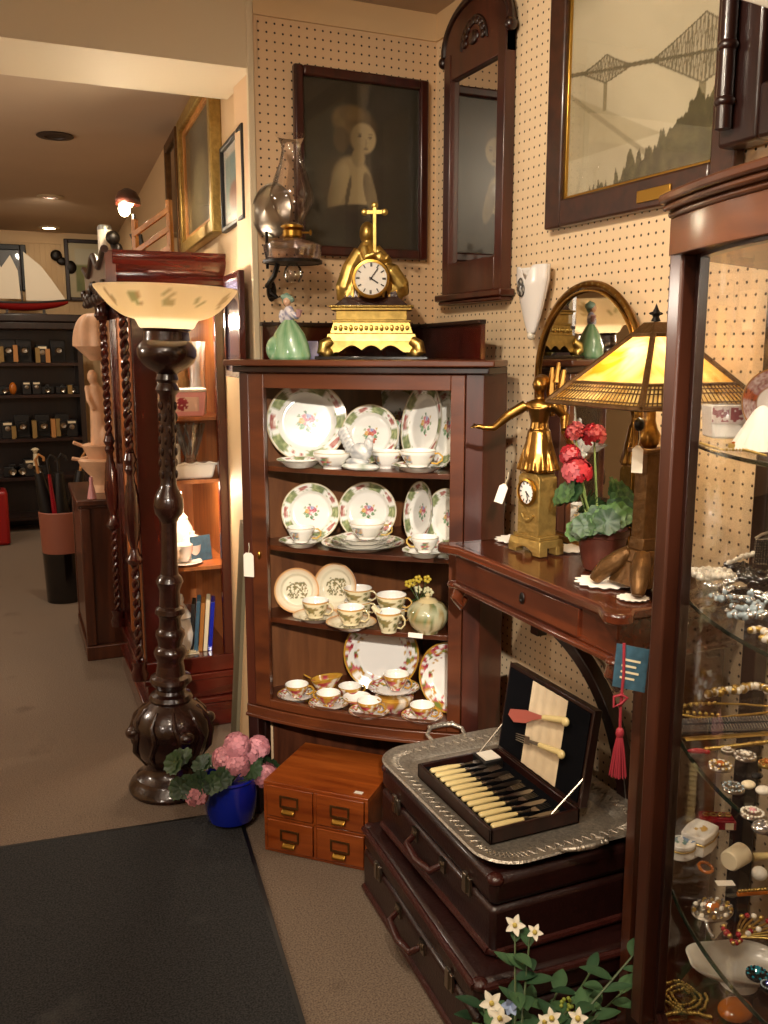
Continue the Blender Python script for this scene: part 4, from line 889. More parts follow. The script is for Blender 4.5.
nt.links.new(tc.outputs['Object'], n.inputs['Vector']); r = nt.nodes.new('ShaderNodeValToRGB'); r.color_ramp.elements[0].position = .35; r.color_ramp.elements[1].position = .65
r.color_ramp.elements[0].color = (*hx('c98a20'), 1); r.color_ramp.elements[1].color = (*hx('f0d890'), 1); nt.links.new(n.outputs['Fac'], r.inputs[0])
tb_ = nt.nodes.new('ShaderNodeBsdfTranslucent'); nt.links.new(r.outputs[0], tb_.inputs[0]); nt.links.new(r.outputs[0], b.inputs['Base Color']); b.inputs['Roughness'].default_value = .2
mx = nt.nodes.new('ShaderNodeMixShader'); mx.inputs[0].default_value = .7; nt.links.new(b.outputs[0], mx.inputs[1]); nt.links.new(tb_.outputs[0], mx.inputs[2]); nt.links.new(mx.outputs[0], nt.nodes['Material Output'].inputs[0])
for k in range(4):
    a, b_ = [(-1, -1), (1, -1), (1, 1), (-1, 1)][k], [(1, -1), (1, 1), (-1, 1), (-1, -1)][k]
    m = M().add([(a[0]*A0, a[1]*A0, SB+.002), (b_[0]*A0, b_[1]*A0, SB+.002), (b_[0]*A1, b_[1]*A1, ST), (a[0]*A1, a[1]*A1, ST)], [(0, 1, 2, 3)]); m.build('glass_panel', 'slag_glass', tl)
M().ell((0, 0, .435), (.022, .022, .028)).build('bulb', 'bulb', tl)
light('lamp_light', 'POINT', (1.25, 1.47, TZ+.435), 3.4, (1, .80, .50), .03)
m = M().tube([(-.045, -.02, .36), (-.045, -.02, .30)], .0012, 5).ell((-.045, -.02, .345), (.010, .010, .014)); m.build('pull_chain', 'iron', tl)
price_tag((1.20, 1.445, 1.285), -pi/2+.6, 'long beige tag hanging under the amber lamp shade', .022, .055)

# card and tassel on the near corner of the table
o = M().prism([(0, 0), (.062, .0), (.070, -.105), (.004, -.11)], -.0008, .0008, 'y'); o.v = [(x, y, z) for (x, y, z) in [(v[2] if 0 else v[0], v[1], v[2]) for v in o.v]]
m = M().add([(-.03, 0, 0), (.03, 0, 0), (.034, 0, -.085), (-.026, 0, -.085), (-.03, .002, 0), (.03, .002, 0), (.034, .002, -.085), (-.026, .002, -.085)], [(0, 1, 2, 3)[::-1], (4, 5, 6, 7), (0, 4, 5, 1), (1, 5, 6, 2), (2, 6, 7, 3), (3, 7, 4, 0)])
for k in range(4): m.box((-.015, -.0008, -.03-.012*k), (.018-.006*(k % 2), .0001, -.026-.012*k), 1)
tag(m.build('info_card', ['blue_card', 'cream'], loc=(1.095, 1.305, .925), rot=(0, radians(6), -.75)), 'blue printed card hanging at the near corner of the hall table', 'card')
ts = thing('tassel', 'dark red silk tassel hanging from the near corner of the hall table', 'tassel', (1.082, 1.315, .93), -.6)
M().tube([(0, 0, 0), (.002, 0, -.06), (-.001, 0, -.12), (0, 0, -.17)], .0028, 8).tube([(0, -.003, -.10), (-.014, -.003, -.105), (-.014, -.003, -.125), (.0, -.004, -.118), (.010, -.004, -.105), (0, -.005, -.10)], .003, 8).build('cord', 'tassel', ts)
m = M().ell((0, 0, -.178), (.008, .008, .012))
for k in range(40): a = k*2.4; q = sqrt(k/40); m.tube([(.004*cos(a), .004*sin(a), -.18), (.010*q*cos(a), .010*q*sin(a), -.21), (.017*q*cos(a), .017*q*sin(a), -.265)], .0014, 4)
m.build('fringe', 'tassel', ts)

# ------------------------------------------------------------------ suitcases, tray, cutlery case
def suitcase(label, p0, w, l, h, rz, loc):       # local origin at near-left floor corner, x across, y away
    t = thing('suitcase', label, 'suitcase', loc, rz, 'stacked burgundy leather suitcases')
    hh = h*.62
    m = M().box((0, 0, 0), (w, l, hh)); m.build('lower_shell', 'leather', t, bev=.012)
    m = M().box((0, 0, hh+.003), (w, l, h)); m.build('lid', 'leather', t, bev=.016)
    m = M(); 
    for z in ((.012, h-.012) if w > .48 else (.012,)): m.tube([(.0, .012, z), (0, l-.012, z)], .009, 8).tube([(.012, 0, z), (w-.012, 0, z)], .009, 8)
    m.build('edge_binding', 'leather_edge', t)
    hd = M().tube([(-.004, l*.5-.075, hh-.02), (-.03, l*.5-.065, hh-.035), (-.034, l*.5, hh-.045), (-.03, l*.5+.065, hh-.035), (-.004, l*.5+.075, hh-.02)], [.007, .009, .011, .009, .007], 10).build('handle', 'leather_edge', t)
    m = M()
    for y in (l*.5-.075, l*.5+.075): m.box((-.006, y-.014, hh-.036), (.002, y+.014, hh-.006)); m.lathe([(.005, 0), (.010, .002), (.008, .006)], 12, (-.012, y, hh-.02), axis='x')
    m.build('handle_plate', 'silver_plain', t)
    for y in (l*.18, l*.82):
        m = M().box((-.006, y-.018, hh-.022), (.002, y+.018, hh+.020)).box((-.011, y-.008, hh-.018), (-.004, y+.008, hh+.028)).lathe([(.0, .0), (.009, .001), (.009, .004)], 12, (-.008, y, hh-.008), axis='x'); m.build('latch', 'silver_plain', t, bev=.001)
    for (x, y, sx, sy) in ((0, 0, 1, 1), (0, l, 1, -1)):
        for z in (.0, h): M().ell((x+sx*.016, y+sy*.016, z+(.012 if z == 0 else -.012)), (.020, .020, .014), 12, 8).build('corner_cap', 'leather_edge', t)
    return t
s1 = suitcase('lower, larger burgundy leather suitcase lying flat on the carpet', None, .50, .70, .195, radians(-3.4), (.852, 1.44, .002))
s2 = suitcase('upper burgundy leather suitcase carrying the silver tray, on the lower case', None, .47, .60, .185, radians(-1), (.918, 1.495, .200))
TRZ = .387
tr_ = thing('serving_tray', 'ornate silver serving tray with loop handles on the upper suitcase', 'tray', (1.140, 1.805, TRZ))
def oct_(a, b, c): return [(a, -b+c), (a, b-c), (a-c*.3, b-c*.3), (a-c, b), (-a+c, b), (-a+c*.3, b-c*.3), (-a, b-c), (-a, -b+c), (-a+c*.3, -b+c*.3), (-a+c, -b), (a-c, -b), (a-c*.3, -b+c*.3)]
def rr_(a, b, r, n=8):
    P = []
    for cx, cy, a0 in ((a-r, b-r, 0), (-a+r, b-r, pi/2), (-a+r, -b+r, pi), (a-r, -b+r, 3*pi/2)):
        for k in range(n+1): q = a0+pi/2*k/n; P.append((cx+r*cos(q), cy+r*sin(q)))
    return P
rings = [(rr_(.165, .250, .05), .003), (rr_(.172, .257, .055), .010), (rr_(.180, .265, .06), .013), (rr_(.215, .300, .085), .020), (rr_(.225, .312, .09), .024), (rr_(.229, .316, .092), .020), (rr_(.222, .308, .088), .014), (rr_(.165, .250, .05), -.0)]
vs = []; fs = []; K = len(rings[0][0])
for P, z in rings: vs += [(x, y, z) for x, y in P]
for i in range(len(rings)-1): fs += [(i*K+k, i*K+(k+1) % K, (i+1)*K+(k+1) % K, (i+1)*K+k) for k in range(K)]
fs += [tuple(range(K)), tuple((len(rings)-1)*K+k for k in range(K-1, -1, -1))]
M().add(vs, fs).build('tray_body', 'silver', tr_, ang=50)
m = M(); P = rr_(.198, .283, .072, 24); 
Lp = []
for i in range(len(P)):
    a, b = Vector((*P[i], 0)), Vector((*P[(i+1) % len(P)], 0)); n_ = max(1, int((b-a).length/.012))
    for k in range(n_): Lp.append(a+(b-a)*k/n_)
for i, p in enumerate(Lp):
    q = p+Vector((0, 0, .0175)); t_ = (Lp[(i+1) % len(Lp)]-p).normalized(); n_ = Vector((-t_.y, t_.x, 0)); s_ = 1 if i % 2 else -1
    m.tube([q+n_*.012*s_, q+t_*.004+n_*.003*s_+Vector((0, 0, .0008)), q+t_*.010-n_*.010*s_], [.0012, .0020, .0012], 5)
m.build('chased_border', 'silver', tr_)
for s in (-1, 1):
    m = M().tube([(-.05, s*.300, .024), (-.055, s*.325, .034), (-.035, s*.345, .042), (0, s*.350, .044), (.035, s*.345, .042), (.055, s*.325, .034), (.05, s*.300, .024)], [.006, .0055, .006, .0075, .006, .0055, .006], 10)
    for k in range(7): m.ell((-.036+.012*k, s*.348, .044), (.006, .007, .006), 8, 6)
    m.build('handle', 'silver', tr_)
cc = thing('cutlery_case', 'open dark wooden cutlery case lined with black velvet on the silver tray', 'cutlery case', (1.095, 1.785, TRZ+.0045), 0)
CW, CL = .120, .182                     # half sizes
m = M().box((-CW, -CL, 0), (CW, CL, .006)); m.box((-CW, -CL, 0), (-CW+.008, CL, .036)).box((CW-.008, -CL, 0), (CW, CL, .036)).box((-CW, -CL, 0), (CW, -CL+.008, .036)).box((-CW, CL-.008, 0), (CW, CL, .036)); m.build('box', 'mahogany_dark', cc, bev=.002)
M().box((-CW+.008, -CL+.008, .006), (CW-.008, CL-.008, .016)).build('velvet_lining', 'velvet', cc)
m = M().box((-CW+.014, -CL+.012, .016), (-CW+.030, CL-.012, .028))
m.build('knife_rack', 'velvet', cc)
ld = M(); ld.T = tr(CW, 0, .036) @ rotm('Y', 8); ld.box((-.002, -CL, 0), (.020, CL, .235)); ldo = ld.build('lid', 'mahogany_dark', cc, bev=.002)
m = M(); m.T = tr(CW, 0, .036) @ rotm('Y', 8); m.box((-.005, -CL+.010, .010), (-.001, CL-.010, .225)); m.build('lid_velvet', 'velvet', ldo)
m = M(); m.T = tr(CW, 0, .036) @ rotm('Y', 8); m.grid(lambda u, v: (-.007-.0006*sin(u*26), -CL+.095+u*(2*CL-.215), .010+v*.215), 60, 4); m.build('satin_lining', 'satin', ldo)
for s in (-1, 1): M().tube([(CW-.075 if s < 0 else CW-.06, s*(CL-.006), .036), (CW+.010, s*(CL-.006), .105)], .0025, 6).build('lid_stay', 'silver_plain', cc)
m = M().box((.035, CL-.075, .016), (.090, CL-.012, .040)); m.build('compartment', 'black', cc, bev=.002)
tag(M().box((.042, CL-.068, .0), (.086, CL-.02, .003)).build('note_card', 'paper', loc=(1.095, 1.785, TRZ+.0455)), 'small white card at the far end of the cutlery case', 'card')
kn = None
for k in range(12):
    y = -CL+.022+k*.0272; fork = k % 2 == 1
    z = TRZ+.0045+.030
    t = thing('fish_fork' if fork else 'fish_knife', '', 'fork' if fork else 'knife', (1.095-CW+.016, 1.785+y, z), 0, 'ivory handled cutlery in the case')
    nm = ('nearest', 'second', 'third', 'fourth', 'fifth', 'sixth', 'seventh', 'eighth', 'ninth', 'tenth', 'eleventh', 'farthest')[k]
    t['label'] = 'ivory handled fish %s, %s in the row of the open case' % ('fork' if fork else 'knife', nm)
    M().tube([(0, 0, 0), (.004, 0, .001), (.05, 0, .001), (.085, 0, 0)], [.006, .0088, .0085, .0055], 10, flat=.75).build('handle', 'ivory', t)
    M().tube([(.083, 0, 0), (.096, 0, 0)], [.0062, .0050], 10, flat=.8).build('ferrule', 'silver_plain', t)
    m = M()
    if fork:
        m.tube([(.094, 0, 0), (.120, 0, .001)], [.003, .0035], 8).add([(.120, -.003, 0), (.130, -.009, .001), (.140, -.010, .001), (.140, .010, .001), (.130, .009, .001), (.120, .003, 0)], [(0, 1, 2, 3, 4, 5)])
        for j in range(4): m.tube([(.139, -.0085+j*.0057, .001), (.172, -.0085+j*.0057, .004)], [.0017, .0008], 5)
    else: m.prism([(.094, -.003), (.115, -.004), (.130, -.010), (.165, -.011), (.182, -.001), (.176, .006), (.130, .006), (.110, .003), (.094, .003)], -.001, .001)
    m.build('tines' if fork else 'blade', 'silver_plain', t)
# serving pair strapped in the lid
for k, (lab, z, hc) in enumerate((('large fish slice with a carved ivory handle in the case lid', .150, 'ivory'), ('serving fork with ivory handle under the slice in the case lid', .085, 'ivory'))):
    t = thing('fish_slice' if k == 0 else 'serving_fork', lab, 'serving cutlery', (1.095+CW+z*.14-.022, 1.785+.02, TRZ+.0405+z), 0, 'serving pair in the lid')
    t.rotation_euler = (radians(-16 if k == 0 else -10), radians(8), 0)
    M().tube([(0, -.13, 0), (0, -.12, 0), (0, -.045, 0)], [.008, .0085, .007], 10).ell((0, -.132, -.003), (.008, .012, .011)).build('handle', hc, t)
    if k == 0: m = M().prism([(-.045, .003), (-.045, -.003), (0, -.010), (.03, -.020), (.085, -.022), (.110, -.005), (.10, .010), (.03, .012)], -.002, .001, 'x'); m.build('blade', 'ivory_pink', t)
    else:
        m = M().tube([(0, -.045, 0), (0, .0, 0)], [.005, .004], 8).box((-.001, 0, -.010), (.001, .02, .010))
        for j in range(4): m.tube([(0, .018, -.009+.006*j), (0, .06, -.008+.005*j)], [.0016, .001], 5)
        m.build('tines', 'silver_plain', t)

# card index box under the china cabinet
cx = thing('card_index_box', 'varnished wooden card index box with four drawers on the floor under the china cabinet', 'drawer box', (.702, 2.439, .001), -radians(44.9))
BW, BD, BH = .332, .285, .222
m = M().box((0, 0, 0), (BW, BD, .008)).box((0, 0, BH-.010), (BW, BD, BH)).box((0, 0, .008), (.010, BD, BH-.01)).box((BW-.010, 0, .008), (BW, BD, BH-.01)).box((BW/2-.005, 0, .008), (BW/2+.005, BD, BH-.01)).box((.01, .0, BH/2-.005), (BW-.01, BD, BH/2+.003)).box((.01, BD-.01, .008), (BW-.01, BD, BH-.01)); m.build('carcass', 'box_wood', cx, bev=.0015)
for i in range(2):
    for j in range(2):
        x0 = .012 if i == 0 else BW/2+.007; x1 = BW/2-.007 if i == 0 else BW-.012; z0 = .010+j*(BH/2-.004); z1 = z0+BH/2-.016
        d = M().box((x0, -.004, z0), (x1, BD-.02, z1)).build('drawer', 'box_wood', cx, bev=.002)
        xc, zc = (x0+x1)/2, (z0+z1)/2+.004
        m = rect_frame(M(), .060, .036, .005, .004); lh = m.build('label_holder', 'bronze_lamp', d, loc=(xc, -.004, zc-.018))
        M().grid(lambda u, v: (-.020+u*.04, -.004-.010*sin(v*pi*.6), -.002-.014*v), 10, 6).build('pull', 'brass', d, loc=(xc, -.004, zc-.018), solid=.0012)
tag(M().prism([(0, 0), (.025, 0), (.025, .014), (0, .014)], 0, .0008).build('paper_scrap', 'paper', loc=(.915, 2.255, .2242), rot=(0, 0, -.8)), 'scrap of white tape on the right front corner of the card index box', 'paper scrap')
# leaning board
m = M().box((-.045, -.006, 0), (.045, .006, .92)); o = m.build('leaning_board', 'greenish_board', loc=(.735, 2.93, .003), rot=(radians(-3), radians(5.0), ang)); tag(o, 'narrow greenish board leaning upright between the two cabinets', 'board')

# white flowering plant at the near foot of the suitcases
wf = thing('potted_white_flowers', 'leafy plant with small white flowers on the floor before the suitcases', 'potted plant', (.78, 1.18, .001), 0)
M().lathe([(0, 0), (.07, 0), (.09, .14), (.098, .15), (.095, .16), (.085, .15), (0, .14)], 32, cap=False).build('pot', 'black_gloss', wf)
def leaf(m, c, d, n, L, W, col):
    d = Vector(d).normalized(); n = Vector(n); w = d.cross(n).normalized(); n = w.cross(d)
    vs = []; cols = []
    for k in range(7):
        t_ = k/6; ww = W*sin(pi*min(1, t_*.95+.03))**.8*(1-t_*.35)
        for s in (-1, 0, 1): vs.append(Vector(c)+d*L*t_+w*ww*s+n*(abs(s)*ww*.25-.15*L*t_*t_)); cols.append(tuple(x*(1.25 if s == 0 else 1) for x in col))
    m.add(vs, [(k*3+j, k*3+j+1, k*3+j+4, k*3+j+3) for k in range(6) for j in range(2)], cols=cols)
fol = M(); fol.usecol = True; rn = random.Random(11)
def P_(px, py, x): v = at_x(px, py, x); return v-Vector((.78, 1.18, .001))
stems = [P_(515, 930, .93), P_(530, 935, .95), P_(492, 1005, .90), P_(642, 945, 1.09), P_(560, 985, .99), P_(600, 1005, 1.04), P_(595, 965, 1.06), P_(630, 985, 1.08), P_(475, 985, .88), P_(550, 1018, .95), P_(530, 1000, .93), P_(470, 1000, .90)]
fol.col = hx('4a5a38')
for s_ in stems:
    b0 = Vector((0, 0, .13)); mid = (b0+s_)/2+Vector((0, 0, .03)); pts = [b0, mid, s_]; fol.tube(pts, [.003, .0025, .0018], 6)
    for k in range(9):
        t_ = .25+.75*k/9; c = (b0.lerp(mid, t_*2) if t_ < .5 else mid.lerp(s_, t_*2-1)); a = k*2.4+rn.random()
        leaf(fol, c, (cos(a), sin(a), .35), (0, 0, 1), .045+.02*rn.random(), .014+.006*rn.random(), mixc(hx('24402a'), hx('4a6a44'), rn.random()))
fol.build('foliage', 'leafpaint', wf)
for (px, py, x, R) in ((515, 925, .925, .022), (535, 932, .94, .017), (492, 1003, .80, .024), (500, 1018, .80, .022), (552, 1018, .84, .018), (578, 1018, .87, .018), (545, 1022, .84, .016)):
    c = P_(px, py, x); m = M(); m.usecol = True
    nrm = Vector((-.6, -.7, .5)).normalized(); u = nrm.orthogonal().normalized(); w_ = nrm.cross(u)
    for k in range(5): a = k*2*pi/5+px; leaf(m, c, u*cos(a)+w_*sin(a)+nrm*.3, nrm, R, R*.36, hx('e2dccb'))
    m.ell(c+nrm*.004, (.005, .005, .005), 8, 6, fn=lambda q: hx('c9b45a')); m.build('flower', 'petal', wf)
m = M(); m.usecol = True; c0 = P_(476, 993, .885)
for k in range(14): m.ell(c0+Vector((rn.uniform(-.014, .014), rn.uniform(-.014, .014), rn.uniform(-.014, .014))), .004, 6, 5, fn=lambda q: hx('b7b26a'))
c0 = P_(568, 1008, .95)
for k in range(14): m.ell(c0+Vector((rn.uniform(-.014, .014), rn.uniform(-.014, .014), rn.uniform(-.014, .014))), .004, 6, 5, fn=lambda q: hx('8f9a3c'))
m.build('buds', 'petal', wf)
m = M(); m.usecol = True; c = P_(511, 1005, .80)
for k in range(5): a = k*1.257; leaf(m, c, Vector((-.3, .5, 0))*cos(a)+Vector((0, 0, 1))*sin(a)*.6+Vector((-.3, -.3, 0)), Vector((-.6, -.7, .4)), .018, .008, hx('93a6c9'))
m.build('flower', 'petal', wf, label='pale blue flower')

# ------------------------------------------------------------------ torchiere floor lamp
fl = thing('floor_lamp', 'tall dark carved torchiere floor lamp with a glowing painted glass bowl shade', 'floor lamp', (.530, 2.965, 0), -YAW)
fl.rotation_euler = (0, radians(1.7), -YAW); fl.scale = (.97, .97, .990)
M().lathe([(0, 0), (.145, 0), (.148, .012), (.140, .028), (.128, .036), (.122, .050), (.100, .062), (.088, .078), (.086, .095)], 48, cap=False).build('base', 'lamp_dark', fl)
pr = [(.086, .095), (.098, .11), (.118, .135), (.130, .17), (.134, .21), (.128, .25), (.108, .285), (.082, .305), (.070, .315), (.075, .325), (.068, .338), (.052, .345), (.048, .355), (.060, .37), (.072, .385), (.068, .400), (.050, .408), (.046, .44), (.044, .455), (.052, .47), (.056, .485), (.050, .50), (.040, .508), (.044, .53), (.050, .545), (.048, .56), (.038, .57), (.036, .60), (.040, .612), (.050, .622), (.048, .638), (.036, .645), (.034, .70), (.040, .715), (.046, .73), (.040, .745), (.030, .755), (.027, .80), (.026, .90), (.026, .93)]
m = M().lathe(pr, 40, cap=False); 
for k in range(10):                     # fluting and carved scrolls on the great bulb
    a = 2*pi*k/10; m.tube([(.09*cos(a), .09*sin(a), .10), (.132*cos(a), .132*sin(a), .16), (.136*cos(a+.15), .136*sin(a+.15), .21), (.124*cos(a), .124*sin(a), .26), (.09*cos(a), .09*sin(a), .30)], [.006, .010, .012, .009, .005], 8)
for k in range(4): a = 2*pi*k/4+.6; m.ell((.135*cos(a), .135*sin(a), .225), (.028, .028, .022))
m.build('bulbous_stem', 'lamp_dark', fl)
pr = [(.026, .93), (.034, .945), (.046, .96), (.050, .985), (.048, 1.01), (.040, 1.03), (.030, 1.045), (.026, 1.06), (.0265, 1.08), (.0255, 1.30), (.0265, 1.345), (.032, 1.352), (.040, 1.362), (.036, 1.374), (.030, 1.385), (.038, 1.395), (.034, 1.408), (.030, 1.42)]
m = M().lathe(pr, 36, cap=False)
for j in range(7):
    z0 = 1.09+j*.037
    for k in range(6): a = 2*pi*k/6+j*.5; m.ell((.0265*cos(a), .0265*sin(a), z0), (.006, .006, .014), 8, 6)
m.build('carved_shaft', 'lamp_dark', fl)
M().lathe([(.030, 1.41), (.040, 1.418), (.066, 1.432), (.086, 1.450), (.096, 1.472), (.096, 1.490), (.088, 1.506), (.076, 1.518), (.073, 1.545), (.078, 1.55), (.080, 1.556), (.060, 1.558), (0, 1.55)], 44, cap=False).build('cup', 'lamp_dark', fl)
sm = bpy.data.materials.new('painted_shade'); sm.use_nodes = True; MATS['painted_shade'] = sm; nt = sm.node_tree; b = nt.nodes['Principled BSDF']
a_ = nt.nodes.new('ShaderNodeAttribute'); a_.attribute_name = 'Col'; nt.links.new(a_.outputs['Color'], b.inputs['Base Color']); tr2 = nt.nodes.new('ShaderNodeBsdfTranslucent'); nt.links.new(a_.outputs['Color'], tr2.inputs[0]); b.inputs['Roughness'].default_value = .35
mx = nt.nodes.new('ShaderNodeMixShader'); mx.inputs[0].default_value = .72; nt.links.new(b.outputs[0], mx.inputs[1]); nt.links.new(tr2.outputs[0], mx.inputs[2]); nt.links.new(mx.outputs[0], nt.nodes['Material Output'].inputs[0])
def shc(r, z, t):
    if z < 1.585: return hx('f4ece0')
    c = hx('e6d8c0'); k = (t*12/(2*pi)) % 1; zz = (z-1.60)/.08
    if (k-.5)**2*6+(zz-.5)**2*2.2 < .20 and vn(t*26, z*160, 3) > .42: c = mixc(hx('b98a6c'), hx('8f9470'), vn(t*9, 3, 2))
    return mixc(c, hx('dccaa8'), .3*vn(t*5, z*20))
prf = [(.080, 1.556), (.086, 1.560), (.094, 1.575), (.100, 1.583)]+[(.100+.122*(k/10)**.62, 1.585+.088*(k/10)**1.15) for k in range(1, 11)]+[(.225, 1.678), (.226, 1.682)]
M().lathe(prf, 96, fn=shc, cap=False).build('bowl_shade', 'painted_shade', fl, solid=.003, ang=80)
M().ell((0, 0, 1.622), (.028, .028, .034)).build('bulb', 'bulb', fl)
light('floor_lamp_light', 'POINT', (.530+.0485*cos(YAW), 2.965-.0485*sin(YAW), 1.612), 27, (1, .92, .80), .03)

# ------------------------------------------------------------------ tall cherry display cabinet along the side wall (local x towards the wall, y away)
tc_rz = radians(-2.0)
tcb = thing('display_cabinet', 'tall glossy cherry display cabinet with carved twisted columns and glass sides', 'display cabinet', (.536, 3.42, 0), tc_rz)
TW, TL, TH = .350, .80, 1.72
M().box((-.01, -.01, 0), (TW, TL, .10)).box((-.02, -.02, .10), (TW, TL+.01, .125)).build('plinth', 'cherry_h', tcb, bev=.006)
M().box((0, 0, .125), (TW, TL, .20)).box((-.012, -.012, .20), (TW, TL+.012, .225)).box((0, 0, .225), (TW, TL, .29)).build('base_rail', 'cherry_h', tcb, bev=.004)
M().box((0, 0, .29), (.085, .03, TH)).build('corner_post', 'cherry', tcb, bev=.003); M().box((TW-.048, 0, .29), (TW, .03, TH)).build('corner_post', 'cherry', tcb, bev=.003)
M().box((0, TL-.05, .29), (.03, TL, TH)).build('corner_post', 'cherry', tcb, bev=.003); M().box((.085, 0, 1.62), (TW-.055, .03, TH)).build('top_rail', 'cherry_h', tcb)
M().box((0, .03, 1.60), (.03, TL-.05, TH)).build('top_rail', 'cherry', tcb); M().box((0, .44, .29), (.022, .475, 1.60)).build('door_stile', 'panel_orange', tcb); M().box((0, .055, .29), (.022, .08, 1.60)).build('door_stile', 'panel_orange', tcb)
M().box((TW-.012, .03, .29), (TW, TL, TH)).build('back_panel', 'panel_orange', tcb); M().box((.03, TL-.02, .29), (TW, TL, TH)).build('end_panel', 'panel_orange', tcb)
M().box((.085, .012, .29), (TW-.055, .016, 1.62)).build('side_glass', 'clear', tcb); M().box((.008, .08, .29), (.012, TL-.05, 1.60)).build('door_glass', 'clear', tcb)
for z in (.645, .985, 1.225): M().box((.03, .03, z-.014), (TW-.012, TL-.03, z)).build('shelf', 'panel_orange', tcb)
def twist(m, x, y, z0, z1, r, turns, n=60):
    for s in (0, pi): m.tube([(x+r*.55*cos(s+turns*2*pi*k/n), y+r*.55*sin(s+turns*2*pi*k/n), z0+(z1-z0)*k/n) for k in range(n+1)], r*.62, 8)
for (x, y, nm) in ((-.024, .015, 0), (-.024, TL-.03, 2)):
    m = M(); twist(m, x, y, 1.10, 1.60, .015, 7); m.lathe([(.014, 1.02), (.022, 1.04), (.016, 1.055), (.025, 1.075), (.017, 1.10)], 20, (x, y, 0)); m.lathe([(.012, .74), (.022, .79), (.028, .86), (.025, .94), (.015, 1.0), (.014, 1.02)], 20, (x, y, 0))
    for k in range(8): a = k*pi/4; m.tube([(x+.016*cos(a), y+.016*sin(a), .77), (x+.027*cos(a), y+.027*sin(a), .86), (x+.016*cos(a), y+.016*sin(a), .98)], .0045, 6)
    m.lathe([(.022, .68), (.034, .70), (.020, .72), (.016, .74)], 20, (x, y, 0)); twist(m, x, y, .30, .68, .014, 5); m.lathe([(.030, .225), (.034, .25), (.024, .275), (.030, .30)], 20, (x, y, 0)); m.lathe([(.024, 1.60), (.036, 1.62), (.030, 1.64), (.040, 1.68)], 20, (x, y, 0))
    m.build('twisted_column', 'cherry', tcb)
# cornice: side moulding runs towards the wall; shaped crest along the front
prof = [(y_, z_+.022) for y_, z_ in [(0, 1.68), (-.02, 1.685), (-.028, 1.70), (-.022, 1.712), (-.045, 1.725), (-.070, 1.745), (-.078, 1.760), (-.070, 1.772), (-.080, 1.782), (-.078, 1.792), (.02, 1.795), (.02, 1.68)]]
m = M(); m.prism([(y, z) for y, z in prof], -.06, TW+.01, 'x'); m.build('side_cornice', 'cherry_h', tcb, ang=30)
def crest_z(v): return 1.812-.085*sin(pi*min(1, v*1.0))**1.2+.10*exp(-((v-.5)/.18)**2)
P = [(y, 1.66) for y in (-.07, TL+.03)]+[(-.07+(TL+.10)*(1-k/30), crest_z(1-k/30)) for k in range(31)]
m = M().prism(P, -.085, -.05, 'x'); m.build('crest', 'pedestal_wood', tcb)
m = M().tube([(-.085, -.07+(TL+.10)*k/30, crest_z(k/30)+.004) for k in range(31)], .014, 8).tube([(-.09, -.05+(TL+.06)*k/20, 1.665-.012*sin(k*1.9)) for k in range(21)], .012, 8)
for k in range(11): m.ell((-.09, .0+k*.085, 1.70-.02*sin(k)), (.014, .030, .020), 10, 8)
m.build('crest_carving', 'mahogany_dark', tcb)
M().box((0, 0, TH), (TW, TL, TH+.02)).build('top_board', 'cherry', tcb)
light('cabinet_inner_light', 'POINT', (.72, 3.50, 1.58), 8, (1, .85, .62), .02)
light('cabinet_inner_light', 'POINT', (.76, 3.50, .95), 4, (1, .85, .62), .02)
def tl_(x, y, z): return (.536+x*cos(tc_rz)-y*sin(tc_rz), 3.42+x*sin(tc_rz)+y*cos(tc_rz), z)
GT = 'china inside the tall display cabinet'
# contents
t = thing('planter', 'rectangular rose decorated porcelain box on the top shelf of the tall cabinet', 'box', tl_(.185, .10, 1.226), -.1); t.scale = (1.25, 1.1, 1.2)
M().prism([(b_, a) for a, b_ in [(-.065, 0), (.065, 0), (.072, .075), (-.072, .075)]], -.035, .035, 'y').build('body', 'pink_china', t, bev=.003); M().grid(lambda u, v: (-.05+u*.10, -.0365, .015+v*.045), 30, 14, cf=lambda u, v: hx('8f3040') if ellm(u, v, .5, .5, .16, .4) > .3 and vn(u*14, v*7, 2) > .35 else hx('dcc0b4')).build('painted_panel', 'china', t)
M().box((-.075, -.038, .075), (.075, .038, .088)).build('lid', 'white_china', t, bev=.005)
def vase(name, lab, prof, mat, loc, cat='vase', n=28, grp=GT): return tag(M().lathe(prof, n, cap=False).build(name, mat, loc=loc), lab, cat, grp)
vase('glass_vase', 'tall pale green glass vase at the right of the top shelf, tall cabinet', [(0, 0), (.03, 0), (.035, .05), (.028, .15), (.03, .24), (.035, .28)], 'mist_glass', tl_(.262, .16, 1.226))
vase('stone_figure', 'dark bronze toned vase behind the rose box, tall cabinet', [(0, 0), (.03, 0), (.02, .03), (.045, .12), (.03, .2), (.035, .23)], 'bronze_lamp', tl_(.20, .22, 1.226), 'vase')
vase('china_bowl', 'stacked white china bowl at the left of the top shelf, tall cabinet', [(0, 0), (.03, 0), (.06, .05), (.065, .09), (.055, .10), (.0, .03)], 'white_china', tl_(.10, .12, 1.226), 'bowl')
vase('glass_jar', 'small glass jar at the left of the second shelf, tall cabinet', [(0, 0), (.03, 0), (.032, .08), (.02, .09), (.024, .11)], 'mist_glass', tl_(.085, .09, .986), 'jar')
t = thing('casserole_dish', 'long white china dish with wavy rim on the second shelf of the tall cabinet', 'dish', tl_(.205, .09, .986), 0); t.scale = (1.1, 1, 1.05)
M().prism([(b_, a) for a, b_ in [(-.070, 0), (.075, 0), (.090, .055), (-.085, .055)]], -.04, .04, 'y').build('body', 'white_china', t, bev=.008)
m = M().tube([(-.08+.17*k/12, -.041, .056+.004*sin(k*2)) for k in range(13)], .004, 8); m.build('rim', 'white_china', t)
